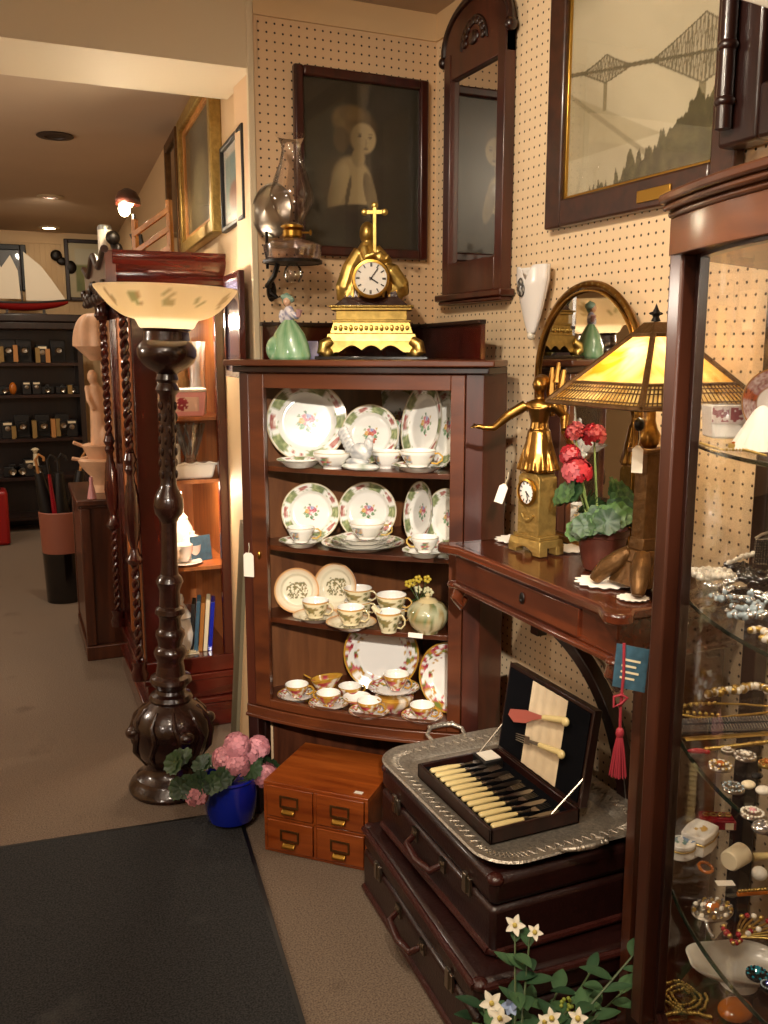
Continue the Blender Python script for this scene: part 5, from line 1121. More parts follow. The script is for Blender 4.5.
t = thing('crystal_vase', 'flared cut crystal vase on the second shelf of the tall cabinet', 'vase', tl_(.215, .115, 1.044), 0)
m = M().lathe([(0, 0), (.028, 0), (.022, .015), (.026, .03), (.050, .10), (.062, .15), (.058, .148), (.022, .04), (0, .03)], 24, cap=False); m.build('bowl', 'crystal', t, ang=5)
m = M()
for k in range(12): a = k*pi/6; m.tube([(.024*cos(a), .024*sin(a), .03), (.044*cos(a+.3), .044*sin(a+.3), .09), (.060*cos(a), .060*sin(a), .148)], .003, 5)
m.build('cut_ribs', 'mist_glass', t)
vase('cream_jar', 'cream china jar left of the crystal vase, tall cabinet', [(0, 0), (.035, 0), (.036, .06), (.03, .075), (.0, .08)], 'white_china', tl_(.142, .11, 1.044), 'jar')
for k, (x, y, s) in enumerate(((.12, .08, 1), (.17, .10, 1.1), (.215, .15, 1), (.15, .18, .9), (.25, .20, 1))):
    t = thing('coffee_cup', ['leftmost white cup', 'white cup in front of the others', 'white cup right of centre', 'white cup at the back', 'rightmost white cup'][k]+' on the third shelf of the tall cabinet', 'cup', tl_(x, y, .646+.012*(k == 1)), k*1.3, GT)
    M().lathe([(0, 0), (.02*s, 0), (.022*s, .006), (.034*s, .04), (.036*s, .065), (.033*s, .064), (.02*s, .012), (0, .01)], 28, cap=False).build('bowl', 'white_china', t); M().tube([(.03*s, 0, .015), (.05*s, 0, .02), (.052*s, 0, .045), (.034*s, 0, .055)], .003, 8).build('handle', 'white_china', t)
vase('tureen', 'round white lidded tureen at the right of the third shelf, tall cabinet', [(0, 0), (.035, 0), (.03, .01), (.052, .04), (.055, .06), (.050, .066), (.040, .085), (.012, .095), (.012, .108), (0, .11)], 'white_china', tl_(.225, .20, .646), 'tureen')
vase('milk_glass', 'white china tumbler at the far left of the third shelf, tall cabinet', [(0, 0), (.028, 0), (.034, .11), (.031, .11), (.026, .01), (0, .01)], 'white_china', tl_(.085, .12, .646), 'tumbler')
vase('china_jug', 'white china jug at the left of the second shelf, tall cabinet', [(0, 0), (.03, 0), (.045, .05), (.03, .10), (.036, .13), (.03, .13), (0, .02)], 'white_china', tl_(.10, .17, .986), 'jug')
vase('china_vase', 'white china vase behind the rose box on the top shelf, tall cabinet', [(0, 0), (.03, 0), (.05, .07), (.03, .15), (.045, .19), (.04, .19), (0, .02)], 'white_china', tl_(.15, .20, 1.226), 'vase')
vase('coffee_pot', 'tall white lidded china pot behind the cups on the third shelf, tall cabinet', [(0, 0), (.04, 0), (.055, .06), (.045, .12), (.028, .15), (.03, .16), (.012, .18), (.014, .195), (0, .2)], 'white_china', tl_(.19, .24, .646), 'pot')
vase('china_saucer', 'white saucer under the front cup on the third shelf, tall cabinet', [(0, 0), (.04, 0), (.075, .010), (.073, .012), (0, .005)], 'white_china', tl_(.17, .10, .646), 'saucer')
tag(M().box((-.045, -.002, 0), (.045, .002, .10)).build('leaning_print', 'blue_card', loc=tl_(.25, .13, .646), rot=(-.15, 0, .3)), 'small blue framed card leaning at the right of the third shelf, tall cabinet', 'card')
t = thing('ginger_jar', 'white china jar with domed lid on the bottom of the tall cabinet', 'jar', tl_(.150, .09, .291), 0)
M().lathe([(0, 0), (.035, 0), (.045, .03), (.052, .08), (.045, .125), (.030, .14)], 32, cap=False).build('body', 'white_china', t); M().lathe([(.034, .14), (.045, .146), (.030, .17), (.020, .19), (.012, .20), (.016, .215), (.010, .235), (0, .24)], 32, cap=False).build('lid', 'white_china', t)
for k, (c, lab) in enumerate((('black', 'black'), ('blue_card', 'blue'), ('amber_wood', 'tan'), ('cream', 'cream'), ('blue_glaze', 'dark blue'))):
    o = M().box((-.008, -.05, 0), (.008, .05, .20+.01*(k % 2))).build('book', c, loc=tl_(.190+.019*k, .11, .291), rot=(0, radians(5), -.25), bev=.002); tag(o, lab+' spined book leaning in the bottom of the tall cabinet', 'book', 'books in the tall cabinet')
for k in range(3): tag(M().prism([(0, 0), (.09, 0), (.09, .12), (0, .12)], 0, .004).build('leaflet', 'cream', loc=tl_(.12+.02*k, .04, .291+.0045*k), rot=(0, 0, .3*k)), ['lowest', 'middle', 'top'][k]+' of the cream leaflets lying at the bottom of the tall cabinet', 'leaflet', 'leaflets in the tall cabinet')

# things standing on the tall cabinet
t = thing('desk_lamp', 'black lamp with brown dome shade and lit bulbs on top of the tall cabinet', 'lamp', (.655, 3.98, 1.722), 0)
M().lathe([(0, 0), (.05, 0), (.05, .012), (.015, .02), (.011, .05), (.012, .20), (.02, .22)], 20, cap=False).tube([(.0, 0, .22), (.0, 0, .30)], .008).tube([(0, 0, .05), (.035, 0, .14), (.02, 0, .22)], .012, 8).build('stand', 'black', t)
M().lathe([(.050, .335), (.048, .36), (.035, .385), (.012, .398), (0, .40)], 24, (-.02, 0, 0), cap=False).build('shade', 'mahogany', t, solid=.003); M().ell((-.035, 0, .318), (.024, .024, .030)).ell((-.015, 0, .345), (.018, .018, .02)).build('bulb', 'bulb', t)
light('desk_lamp_light', 'POINT', (.60, 3.93, 2.03), 3, (1, .85, .62), .02)
t = thing('wooden_rack', 'small slatted light wood rack standing on top of the tall cabinet', 'rack', (.70, 3.74, 1.742), -YAW-.5)
M().box((-.12, -.01, 0), (-.10, .01, .24)).build('upright', 'light_wood', t, bev=.002); M().box((.06, -.01, 0), (.08, .01, .30)).build('upright', 'light_wood', t, bev=.002)
for k in range(3):
    m = M(); m.T = tr(-.11, 0, .03+k*.07) @ rotm('Y', -24); m.box((0, -.012, 0), (.21, .0, .022)); m.build('slat', 'light_wood', t, bev=.002)
t = thing('paper_roll', 'pale translucent cylinder standing on top of the tall cabinet', 'jar', (.570, 4.22, 1.722), 0)
M().lathe([(.0, 0), (.028, 0), (.030, .01), (.030, .27), (.026, .28), (.024, .27), (.024, .02), (0, .02)], 24, cap=False).build('body', 'mist_glass', t); M().lathe([(.0305, .02), (.0305, .26)], 24, cap=False).build('wrap', 'paper', t)
tag(M().tube([(0, 0, 0), (.004, 0, .12), (-.02, 0, .2)], .006, 8).ell((-.01, 0, .22), (.03, .02, .03)).ell((.01, .0, .17), (.02, .02, .03)).lathe([(0, 0), (.04, 0), (.03, .02)], 16).build('iron_ornament', 'iron', loc=(.60, 4.13, 1.722)), 'black iron ornament beside the lamp on top of the tall cabinet', 'ornament')

# ------------------------------------------------------------------ pedestal with stone fountain, basket, red case
pc = thing('pedestal_cabinet', 'dark wooden pedestal cabinet under the stone fountain beyond the tall cabinet', 'cabinet', (.425, 4.42, 0), radians(-2))
M().box((-.01, -.01, 0), (.50, .62, .07)).build('plinth', 'pedestal_wood', pc, bev=.004); M().box((.02, .02, .07), (.48, .60, .74)).build('body', 'pedestal_wood', pc, bev=.003); M().box((-.02, -.02, .755), (.52, .63, .785)).box((0, 0, .74), (.50, .61, .755)).build('top', 'pedestal_wood', pc, bev=.006)
M().box((-.002, .06, .10), (.02, .56, .71)).build('door', 'pedestal_wood', pc, bev=.004)
for y in (.0, .58): M().box((-.006, y, .07), (.04, y+.04, .74)).build('pilaster', 'pedestal_wood', pc, bev=.004)
ft = thing('stone_fountain', 'peach coloured stone fountain figure with shell basins on the pedestal', 'fountain', (.560, 4.66, .786), 0); ft.scale = (1, 1, 1.12)
M().lathe([(0, 0), (.07, 0), (.05, .03), (.06, .07), (.10, .11), (.115, .14), (.10, .15), (0, .13)], 28, cap=False).build('lower_basin', 'peach_stone', ft)
m = M().lathe([(0, .13), (.06, .14), (.085, .19), (.095, .205), (.08, .21), (0, .19)], 28, cap=False).tube([(-.08, 0, .20), (-.13, -.01, .22)], .008).tube([(-.09, 0, .14), (-.14, 0, .15)], .008); m.build('shell_basin', 'peach_stone', ft)
m = M().tube([(0, 0, .20), (-.005, 0, .30), (-.01, 0, .40), (-.02, 0, .455)], [.050, .040, .034, .030], 12).ell((-.025, -.005, .50), (.024, .026, .032)).tube([(-.02, 0, .47), (.03, -.01, .42), (.045, -.03, .36)], [.020, .014, .012], 8).tube([(-.05, 0, .46), (-.05, -.03, .40), (-.03, -.04, .36)], [.016, .012, .010], 8).ell((.02, -.03, .24), (.03, .03, .05)); m.build('maiden', 'peach_stone', ft, remesh=.006)
m = M().tube([(.05, .02, .18), (.055, .03, .40), (.045, .02, .60)], [.030, .026, .030], 10); m.build('trunk', 'peach_stone', ft)
m = M()
m.grid(lambda u, v: (.100*cos(pi/2*v*.98)**.7*cos(2*pi*u)*(1+.07*cos(16*pi*u)), .100*cos(pi/2*v*.98)**.7*sin(2*pi*u)*(1+.07*cos(16*pi*u)), .63+.14*sin(pi/2*v)), 64, 12); m.lathe([(.03, .57), (.06, .595), (.10, .63)], 24, cap=False); m.build('shell_canopy', 'peach_stone', ft)
o = M().lathe([(.0, 0), (.022, 0), (.015, .04), (.008, .07), (.010, .085), (.008, .1), (0, .105)], 20, cap=False).build('small_figurine', 'pink_china', loc=(.480, 4.44, .786)); tag(o, 'tiny pink and white figurine at the near edge of the pedestal top', 'figurine')
bk = thing('umbrella_bin', 'dark cylindrical bin with peach patterned band holding umbrellas on the carpet', 'umbrella stand', (.425, 5.62, .001), 0)
M().lathe([(0, 0), (.105, 0), (.115, .30)], 36, cap=False).build('lower_body', 'black_gloss', bk); M().lathe([(.115, .30), (.124, .54), (.120, .545), (.112, .53), (.105, .2), (0, .2)], 36, cap=False).build('upper_band', 'peach_band', bk)
for k, (dx, dy, c, r, lab) in enumerate(((-.06, .0, 'black', .05, 'black furled umbrella leaning left in the bin'), (.0, -.03, 'black', .055, 'thick black furled umbrella in the middle of the bin'), (.07, .02, 'black', .05, 'black furled umbrella leaning right in the bin'), (-.03, -.06, 'gem_red', .018, 'dark red furled umbrella at the front of the bin'))):
    o = thing('umbrella', lab, 'umbrella', (.425+dx*.5, 5.62+dy, .21), 0); 
    M().tube([(0, 0, 0), (dx*.6, 0, .30), (dx*1.3, 0, .56)], [.010, r, r*.5], 12).build('canopy', c, o); x = dx*1.5
    M().tube([(dx*1.3, 0, .56), (x, 0, .64), (x+.02, 0, .67), (x+.045, 0, .65), (x+.045, 0, .63)], .008, 8).build('handle', 'cane' if k % 2 == 0 else 'black', o)
t = thing('red_case', 'upright bright red hard case at the far left edge of the shop', 'suitcase', (.00, 7.42, .001), 0); M().box((0, 0, 0), (.19, .25, .42)).build('shell', 'red_plastic', t, bev=.025); M().tube([(.05, .12, .42), (.05, .12, .45), (.14, .12, .45), (.14, .12, .42)], .008).build('handle', 'black', t)

# ------------------------------------------------------------------ far bookcase with cameras, ship model on top
bc = thing('bookcase', 'dark wooden open bookcase full of old cameras at the far end of the shop', 'bookcase', (-.55, 7.95, 0), 0)
BWid = 1.40
M().box((0, .30, 0), (BWid, .32, 1.70)).build('back_panel', 'shelf_dark', bc)
for x in (0, BWid-.04): M().box((x, 0, 0), (x+.04, .32, 1.72)).build('side_panel', 'shelf_dark', bc)
M().box((-.03, -.03, 1.70), (BWid+.03, .33, 1.76)).box((-.015, -.015, 1.64), (BWid+.015, .32, 1.70)).build('cornice', 'shelf_dark', bc, bev=.008)
for z in (1.375, 1.12, .765, .45, .12): M().box((.04, .0, z-.025), (BWid-.04, .30, z)).build('shelf', 'mahogany_dark', bc)
rn = random.Random(5)
def fcam(kind, x, z, lab, s=1.0, y=8.06):
    t = thing('folding_camera' if kind == 0 else ('box_camera' if kind == 1 else 'compact_camera'), lab, 'camera', (x, y, z+.001), 0, 'old cameras on the far bookcase')
    if kind == 0:                       # folding bellows camera on end
        M().box((-.05*s, 0, 0), (.05*s, .04, .16*s)).build('body', 'black', t, bev=.004); m = M()
        for k in range(4): m.box(((-.035+.004*k)*s, -.02-.018*k, .05*s), ((.035-.004*k)*s, -.008-.018*k, .12*s))
        m.build('bellows', 'black', t); M().lathe([(.022*s, 0), (.026*s, .006), (.018*s, .018), (0, .015)], 16, (0, -.085, .085*s), axis='y').build('lens', 'silver_plain', t); M().box((-.05*s, -.09, .0), (.05*s, 0, .008)).build('bed', 'iron', t)
    elif kind == 1:
        M().box((-.04*s, -.04, 0), (.04*s, .05, .12*s)).build('body', 'black', t, bev=.004); M().lathe([(.016*s, 0), (.018*s, .006), (.0, .008)], 16, (0, -.042, .07*s), axis='y').build('lens', 'silver_plain', t); M().box((-.028*s, -.044, .096*s), (.028*s, -.038, .112*s)).build('plate', 'cream', t)
    else:
        M().box((-.06*s, -.02, 0), (.06*s, .02, .07*s)).box((-.02*s, -.02, .07*s), (.02*s, .02, .088*s)).build('body', 'black', t, bev=.004); M().lathe([(.026*s, 0), (.028*s, .02), (.02*s, .03), (0, .02)], 16, (0, -.022, .035*s), axis='y').build('lens', 'silver_plain', t)
    return t
XF = lambda px, z, y=8.06: at_y(px, 351, y).x
row = ['leftmost', 'second from left', 'third from left', 'fourth from left', 'fifth from left', 'rightmost']
for zi, (z, pxs, kinds, nm) in enumerate(((1.375, (8, 24, 42, 58), (0, 0, 1, 0), 'top'), (1.12, (2, 24, 34, 45, 60, 70), (2, 1, 1, 2, 2, 2), 'second'), (.765, (2, 17, 38, 58, 67), (1, 0, 0, 0, 1), 'third'), (.45, (4, 14, 22, 30), (2, 2, 1, 2), 'fourth'))):
    for k, (px, kd) in enumerate(zip(pxs, kinds)):
        fcam(kd, XF(px, z), z, '%s old camera on the %s shelf of the far bookcase' % (row[k], nm), .85 if nm == 'second' else 1.15)
for k, (px, z, hh) in enumerate(((15, 1.375, .14), (1, 1.375, .13), (37, 1.375, .12), (47, 1.375, .11), (8, .765, .10), (29, .765, .14), (48, .765, .15), (53, .765, .15), (67, 1.12, .07))):
    o = M().box((-.017, -.05, 0), (.017, .05, hh)).build('film_box', 'film_yellow' if k % 3 else 'cane', loc=(XF(px, z), 8.04, z+.001)); tag(o, '%s upright yellow film box on the %s shelf of the far bookcase' % (('first', 'second', 'third', 'fourth', 'fifth', 'sixth', 'seventh', 'eighth', 'ninth')[k], {1.375: 'top', .765: 'third', 1.12: 'second'}[z]), 'box', 'film boxes among the old cameras')
o = M().ell((0, 0, .05), (.03, .03, .05)).build('orange_ornament', 'orange_gem', loc=(XF(10, 1.12), 8.02, 1.121)); tag(o, 'orange rounded ornament on the second shelf of the far bookcase', 'ornament')
t = thing('statuette', 'small pale statuette on the fourth shelf of the far bookcase', 'statuette', (XF(28, .45), 8.0, .451+.088), 0)
M().tube([(0, 0, 0), (0, 0, .05), (0, 0, .10)], [.025, .02, .018], 10).ell((0, 0, .12), .02).lathe([(0, .128), (.035, .13), (.02, .145), (0, .15)], 16, cap=False).build('body', 'cream', t)
sh = thing('ship_model', 'model sailing ship with three cream sails and red hull on the far bookcase', 'model ship', (.45, 8.06, 1.761), 0)
m = M(); 
def hull(u, v):
    x = -.34+.66*u; wd = .055*sin(pi*min(1, u*.93+.04))**.6; a = pi*v; return (x, wd*cos(a), .085+.02*(u-.4)**2*4-.060*sin(a)*(sin(pi*min(1, u*.95+.02))**.4))
m.grid(hull, 30, 12).grid(lambda u, v: (-.34+.66*u, (2*v-1)*.055*sin(pi*min(1, u*.93+.04))**.6, .085+.02*(u-.4)**2*4), 30, 2); m.build('hull', 'hull_red', sh)
M().box((-.16, -.02, 0), (-.14, .02, .04)).box((.12, -.02, 0), (.14, .02, .04)).box((-.17, -.025, 0), (.15, .025, .008)).build('stand', 'shelf_dark', sh); M().tube([(-.34+.66*k/20, -.056*sin(pi*min(1, k/20*.93+.04))**.6, .09+.02*(k/20-.4)**2*4) for k in range(21)], .008, 6).build('gunwale', 'black', sh)
for x, h in ((-.22, .42), (-.03, .50)): M().tube([(x, 0, .08), (x, 0, h)], .005, 6).build('mast', 'shelf_dark', sh)
for (P, nm) in (([(-.20, .12), (-.04, .12), (-.05, .34), (-.10, .46), (-.20, .32)], 0), ([(.0, .11), (.31, .11), (.20, .28), (.13, .38), (.0, .49)], 1), ([(-.21, .32), (-.17, .36), (-.21, .44)], 2)):
    M().prism([(b_, a) for a, b_ in P], -.004, .004, 'y').build('sail', 'sail', sh)
o = thing('ship_model', 'second model ship with a large pale sail at the far left of the bookcase top', 'model ship', (.0, 8.10, 1.761), 0)
M().prism([(b_, a) for a, b_ in [(-.25, .10), (.26, .10), (.25, .33), (.14, .45), (-.1, .40)]], -.004, .004, 'y').build('sail', 'sail', o); m = M().grid(lambda u, v: (-.3+.6*u, .05*sin(pi*u)*cos(pi*v), .08-.05*sin(pi*v)*sin(pi*u)**.4), 24, 10); m.build('hull', 'black_gloss', o); M().tube([(.0, 0, .07), (0, 0, .46)], .006).build('mast', 'shelf_dark', o)
picture('far_picture', 'dark framed green landscape on the far beadboard wall', 'picture', (1.08, 9.005, 1.92), 0, .46, .55, .035, .03, 'mahogany_dark', lambda u, v: hx('b9ac8a') if (u < .14 or u > .86 or v < .12 or v > .88) else mixc(mixc(hx('50602c'), hx('8c8a4c'), fbm(u*5, v*5)), hx('b9b49c'), 1 if v > .62 else 0), 24, 24, glaze=False)
picture('far_picture', 'dark picture at the far left, mostly behind the sails', 'picture', (.25, 9.005, 2.0), 0, .55, .40, .05, .03, 'black', lambda u, v: mixc(hx('1c1712'), hx('3a3026'), fbm(u*4, v*4)), 10, 10, glaze=False)
tag(M().ell((0, 0, 0), (.05, .02, .05)).ell((.12, 0, -.10), (.05, .02, .06)).ell((.05, 0, -.05), (.05, .015, .035)).build('wall_ornament', 'iron', loc=(.78, 8.99, 2.32)), 'dark iron ornament on the far wall beside the ship sails', 'ornament')

# ------------------------------------------------------------------ curved curio cabinet at the right, full of jewellery
cu = thing('curio_cabinet', 'bow fronted wooden curio cabinet with curved glass and glass shelves at the right edge', 'display cabinet', (1.20, .72, 0), 0)
K0 = Matrix.Translation((-1.20, -.72, 0))
def cxy(y, e=0): return .94-e+.125*abs((y-.72)/.445)**2.2
def front(e=0, y0=.275, y1=1.165, n=28): return [(cxy(y0+(y1-y0)*k/n, e), y0+(y1-y0)*k/n+e*.5*(2*k/n-1)) for k in range(n+1)]
def cplan(e=0): return [(1.43, .11-e*.6)]+front(e)+[(1.43, 1.33+e*.6)]
def kplan(e): return [(1.43, .11-e*.6)]+[(.94-e+.088*abs((y-.72)/.46)**2.2, y+e*.5*(y-.72)/.46) for y in [.255+.93*k/28 for k in range(29)]]+[(1.43, 1.33+e*.6)]
def MK(): m = M(); m.T = K0; return m
MK().prism(cplan(.0), .0, .10).build('plinth', 'oak_red_h', cu, bev=.004); MK().prism(cplan(.0), .10, .262).build('base', 'oak_red_h', cu, bev=.004); MK().prism([(x+.012, y) for x, y in cplan(-.004)], .262, .278).build('floor_board', 'table_wood', cu)
m = MK(); m.prism(kplan(.002), 1.618, 1.676); m.build('frieze', 'oak_red_h', cu, bev=.002)
m = MK(); m.prism(kplan(.006), 1.676, 1.686).prism(kplan(.014), 1.686, 1.697).prism(kplan(.020), 1.697, 1.712); m.build('cornice', 'oak_red_h', cu, bev=.004)
for (x0, y0) in ((1.024, 1.150), (1.024, .262)): m = MK(); m.box((x0, y0, .262), (x0+.050, y0+.030, 1.64)); m.build('front_post', 'oak_red', cu, bev=.004)
for (y0) in (1.295, .11): MK().box((1.395, y0, .262), (1.43, y0+.035, 1.64)).build('back_post', 'mahogany_dark', cu, bev=.003)
# door: slim frame + curved pane
def cbar(m, y0, y1, z0, z1, e0, e1, n=10):
    a = [(cxy(y0+(y1-y0)*k/n, e0), y0+(y1-y0)*k/n) for k in range(n+1)]; b_ = [(cxy(y0+(y1-y0)*k/n, e1), y0+(y1-y0)*k/n) for k in range(n+1)][::-1]; m.prism(a+b_, z0, z1)
m = MK(); cbar(m, 1.128, 1.150, .28, 1.625, .004, -.016); cbar(m, .29, .312, .28, 1.625, .004, -.016); cbar(m, .312, 1.128, 1.612, 1.625, .004, -.016, 24); cbar(m, .312, 1.128, .28, .30, .004, -.016, 24); dr = m.build('door', 'mahogany_dark', cu, bev=.002)
m = MK(); cbar(m, .312, 1.128, .30, 1.612, -.004, -.007, 28); m.build('door_glass', 'clear', dr)
m = MK(); m.add([(1.06, 1.168, .262), (1.40, 1.318, .262), (1.40, 1.318, 1.63), (1.06, 1.168, 1.63), (1.06, 1.171, .262), (1.40, 1.321, .262), (1.40, 1.321, 1.63), (1.06, 1.171, 1.63)], [(0, 1, 2, 3), (7, 6, 5, 4), (0, 4, 5, 1), (3, 2, 6, 7), (0, 3, 7, 4), (1, 5, 6, 2)]); m.build('side_glass', 'clear', cu)
ZS = (1.32, 1.06, .81, .53)
for z in ZS:
    m = MK(); P = [(1.425, .13)]+[(x+.022, y) for x, y in front(0, .30, 1.140)]+[(1.06, 1.150), (1.39, 1.30), (1.425, 1.30)]; m.prism(P, z-.006, z)
    s_ = m.build('glass_shelf', 'clear', cu); 
    m = MK(); m.tube([(x+.020, y, z-.003) for x, y in front(0, .30, 1.140)], .0034, 6); m.build('shelf_edge', 'shelf_glass_edge', s_)
def K(px, py, z): v = on(px, py, z); return Vector((v.x, v.y, z+.0012))
def bead_string(name, lab, pts, r, mat, n, cat='necklace', jit=.0, closed=False, seg=7, grp=None, alt=None):
    P = [Vector(p) for p in pts]; 
    if closed: P.append(P[0])
    L = [0]
    for a, b_ in zip(P, P[1:]): L.append(L[-1]+(b_-a).length)
    m = M(); rr = random.Random(int(r*1e6)+n)
    for k in range(n):
        s = L[-1]*(k+.5)/n; i = max(j for j in range(len(L)-1) if L[j] <= s); t_ = (s-L[i])/(L[i+1]-L[i]+1e-9); p = P[i].lerp(P[i+1], t_)+Vector((rr.uniform(-jit, jit), rr.uniform(-jit, jit), r+rr.random()*jit))
        m.ell(p, r*(.85+.3*rr.random()), seg, 5, mi=(k % 3 == 0 and alt is not None)*1)
    return tag(m.build(name, [mat, alt] if alt else mat), lab, cat, grp)
def loop(c, rx, ry, rot=0, n=24, amp=0): return [Vector(c)+Vector((rx*cos(a)*cos(rot)-ry*sin(a)*sin(rot), rx*cos(a)*sin(rot)+ry*sin(a)*cos(rot), 0))*(1+amp*sin(5*a)) if 0 else Vector(c)+Vector((rx*cos(a)*cos(rot)-ry*sin(a)*sin(rot), rx*cos(a)*sin(rot)+ry*sin(a)*cos(rot), 0)) for a in [2*pi*k/n for k in range(n)]]
def coil(c, R, turns, n=60): return [Vector(c)+Vector(((R*(.35+.65*k/n))*cos(turns*2*pi*k/n), (R*(.35+.65*k/n))*sin(turns*2*pi*k/n), .004*sin(k*.9)+.004)) for k in range(n)]
def brooch(lab, c, R, metal, stones, centre=None, rings=2, nm='brooch', tiltx=0):
    t = thing(nm, lab, 'brooch', c, 0); m = M().lathe([(0, .002), (R*.96, .002), (R, .004), (R*.92, .007), (0, .010)], 24, cap=False); m.build('setting', metal, t)
    m = M()
    for q in range(rings):
        rr = R*(.86-.40*q); n = max(5, int(2*pi*rr/(R*.30)))
        for k in range(n): a = 2*pi*k/n+q; m.ell((rr*cos(a), rr*sin(a), .008+.004*q), (R*.13, R*.13, R*.11), 6, 4, mi=(k % len(stones)))
    m.build('stones', list(stones), t, ang=10); 
    if centre: M().ell((0, 0, .010), (R*.36, R*.36, R*.26), 10, 6).build('centre_stone', centre, t, ang=12)
    return t
light('cabinet_inner_light', 'POINT', (1.22, .78, 1.60), 2.2, (1, .90, .74), .02)  # added light to brighten the curio shelves; the cabinet has no such lamp
# shelf 1: floral pieces
q = K(738, 432, ZS[0])
t = thing('porcelain_box', 'square red and white floral porcelain cup on the top glass shelf', 'cup', K(722, 438, ZS[0]), -YAW)
M().prism([(b_, a) for a, b_ in [(-.026, 0), (.026, 0), (.031, .058), (-.031, .058)]], -.028, .028, 'y').build('body', 'white_china', t, bev=.004)
M().grid(lambda u, v: (-.030+.060*u, -.0295, .026+.030*v), 60, 26, cf=lambda u, v: mixc(hx('8c3a44'), hx('d8c8c0'), 1 if (vn(u*14+5, v*7+5, 3) > .55 or abs(u-.5) < .03 or v < .08 or v > .92) else .1)).build('floral_band', 'china', t)
M().tube([(.028, 0, .014), (.046, 0, .018), (.048, 0, .042), (.030, 0, .052)], .003, 8).build('handle', 'white_china', t)
pr_ = K(770, 440, ZS[0]); plate('dinner_plate', 'red and white floral plate standing at the right edge on the top glass shelf', pat_red, .060, (pr_.x+.015, pr_.y+.01, ZS[0]), FA-.1, 'red floral porcelain in the curio cabinet', 10)
o = M().lathe([(.042, 0), (.036, .015), (.024, .040), (.012, .060), (.004, .066), (0, .067)], 40, cap=False).grid(lambda u, v: ((.043-.040*v)*(1+.05*cos(22*pi*u))*cos(2*pi*u), (.043-.040*v)*(1+.05*cos(22*pi*u))*sin(2*pi*u), .066*v**.8), 88, 8).build('lace_doily', 'doily', loc=K(760, 450, ZS[0])); tag(o, 'white pleated cloth cone in front of the floral plate, top glass shelf', 'cloth')
bead_string('gilt_chain', 'thin gilt chain lying at the front of the top glass shelf', [K(700, 445, ZS[0]), K(722, 452, ZS[0]), K(745, 452, ZS[0]), K(766, 458, ZS[0])], .0022, 'gold', 44, 'chain')
brooch('small round gilt pin at the front of the top glass shelf', K(733, 450, ZS[0]), .008, 'gold', ('gold',), 'orange_gem', 1)
# shelf 2
z = ZS[1]
bead_string('pearl_necklace', 'heaped white pearl necklace at the left of the second glass shelf', coil(K(712, 580, z), .036, 5, 90), .0052, 'pearl', 84, jit=.003, grp='necklaces')
bead_string('pearl_necklace', 'second white bead necklace trailing right of the pearl heap, second glass shelf', [K(705, 588, z), K(718, 592, z), K(730, 585, z), K(742, 583, z)], .0045, 'diamante', 40, jit=.004, grp='necklaces')
bead_string('jet_necklace', 'black bead necklace behind the pearls on the second glass shelf', coil(K(736, 573, z), .022, 3, 50), .0055, 'jet', 40, jit=.003, grp='necklaces')
bead_string('jet_necklace', 'heap of glossy black beads at the right of the second glass shelf', coil(K(759, 584, z), .040, 5, 90), .006, 'jet', 90, jit=.005, grp='necklaces')
bead_string('pearl_strand', 'white pearl strand draped over the black beads', [K(728, 574, z)+Vector((0, 0, .014)), K(740, 570, z)+Vector((0, 0, .018)), K(752, 566, z)+Vector((0, 0, .018))], .0048, 'pearl', 16, jit=.002)
bead_string('crystal_necklace', 'clear crystal necklace at the front left of the second glass shelf', [K(712, 601, z), K(722, 604, z), K(735, 603, z), K(748, 606, z), K(760, 612, z), K(748, 615, z), K(733, 613, z)], .0048, 'stone_blue', 90, jit=.006, alt='diamante', grp='necklaces')
bead_string('crystal_necklace', 'silver and clear stone necklace spread at the centre front, second glass shelf', [K(722, 596, z), K(735, 594, z), K(750, 597, z), K(764, 600, z), K(768, 606, z)], .0046, 'diamante', 70, jit=.006, alt='stone_blue', grp='necklaces')
bead_string('crystal_necklace', 'pale blue stone necklace nearest the shelf edge, second glass shelf', [K(730, 618, z), K(742, 622, z), K(755, 621, z), K(767, 618, z)], .005, 'stone_blue', 46, jit=.005, alt='diamante', grp='necklaces')
bead_string('gilt_bead_bracelet', 'cream and gold bead bracelet at the right front edge, second glass shelf', [K(749, 636, z), K(758, 634, z), K(767, 638, z), K(770, 646, z), K(760, 643, z)], .0058, 'pearl', 22, 'bracelet', jit=.002, alt='gold')
t = thing('jet_box', 'small black box with white edge on the second glass shelf', 'box', K(741, 596, z), -.6); M().box((-.012, -.010, 0), (.012, .010, .014)).build('body', 'black_gloss', t, bev=.002); M().box((-.012, -.011, 0), (.012, -.0095, .003)).build('trim', 'white_china', t)
t = thing('mesh_purse', 'upright silver mesh purse at the right of the second glass shelf', 'purse', K(765, 566, z), -YAW)
M().grid(lambda u, v: ((-.026+.052*u)*(1-.12*v), .004*sin(u*pi)*(1 if v < 1 else 0)-.006, .050*v+.003), 16, 16).build('mesh_bag', 'diamante', t, solid=.008); m = M()
for i in range(11):
    m.tube([((-.026+.0052*i)*1.0, -.0115, .004), ((-.026+.0052*i)*.88, -.0115, .052)], .0009, 4).tube([(-.026, -.0115, .004+.0048*i), (.026, -.0115, .004+.0048*i)], .0009, 4)
m.build('mesh_links', 'iron', t); M().tube([(-.024, -.004, .054), (-.012, -.004, .062), (0, -.004, .066), (.012, -.004, .062), (.024, -.004, .054)], .003, 8).build('clasp', 'silver_plain', t)
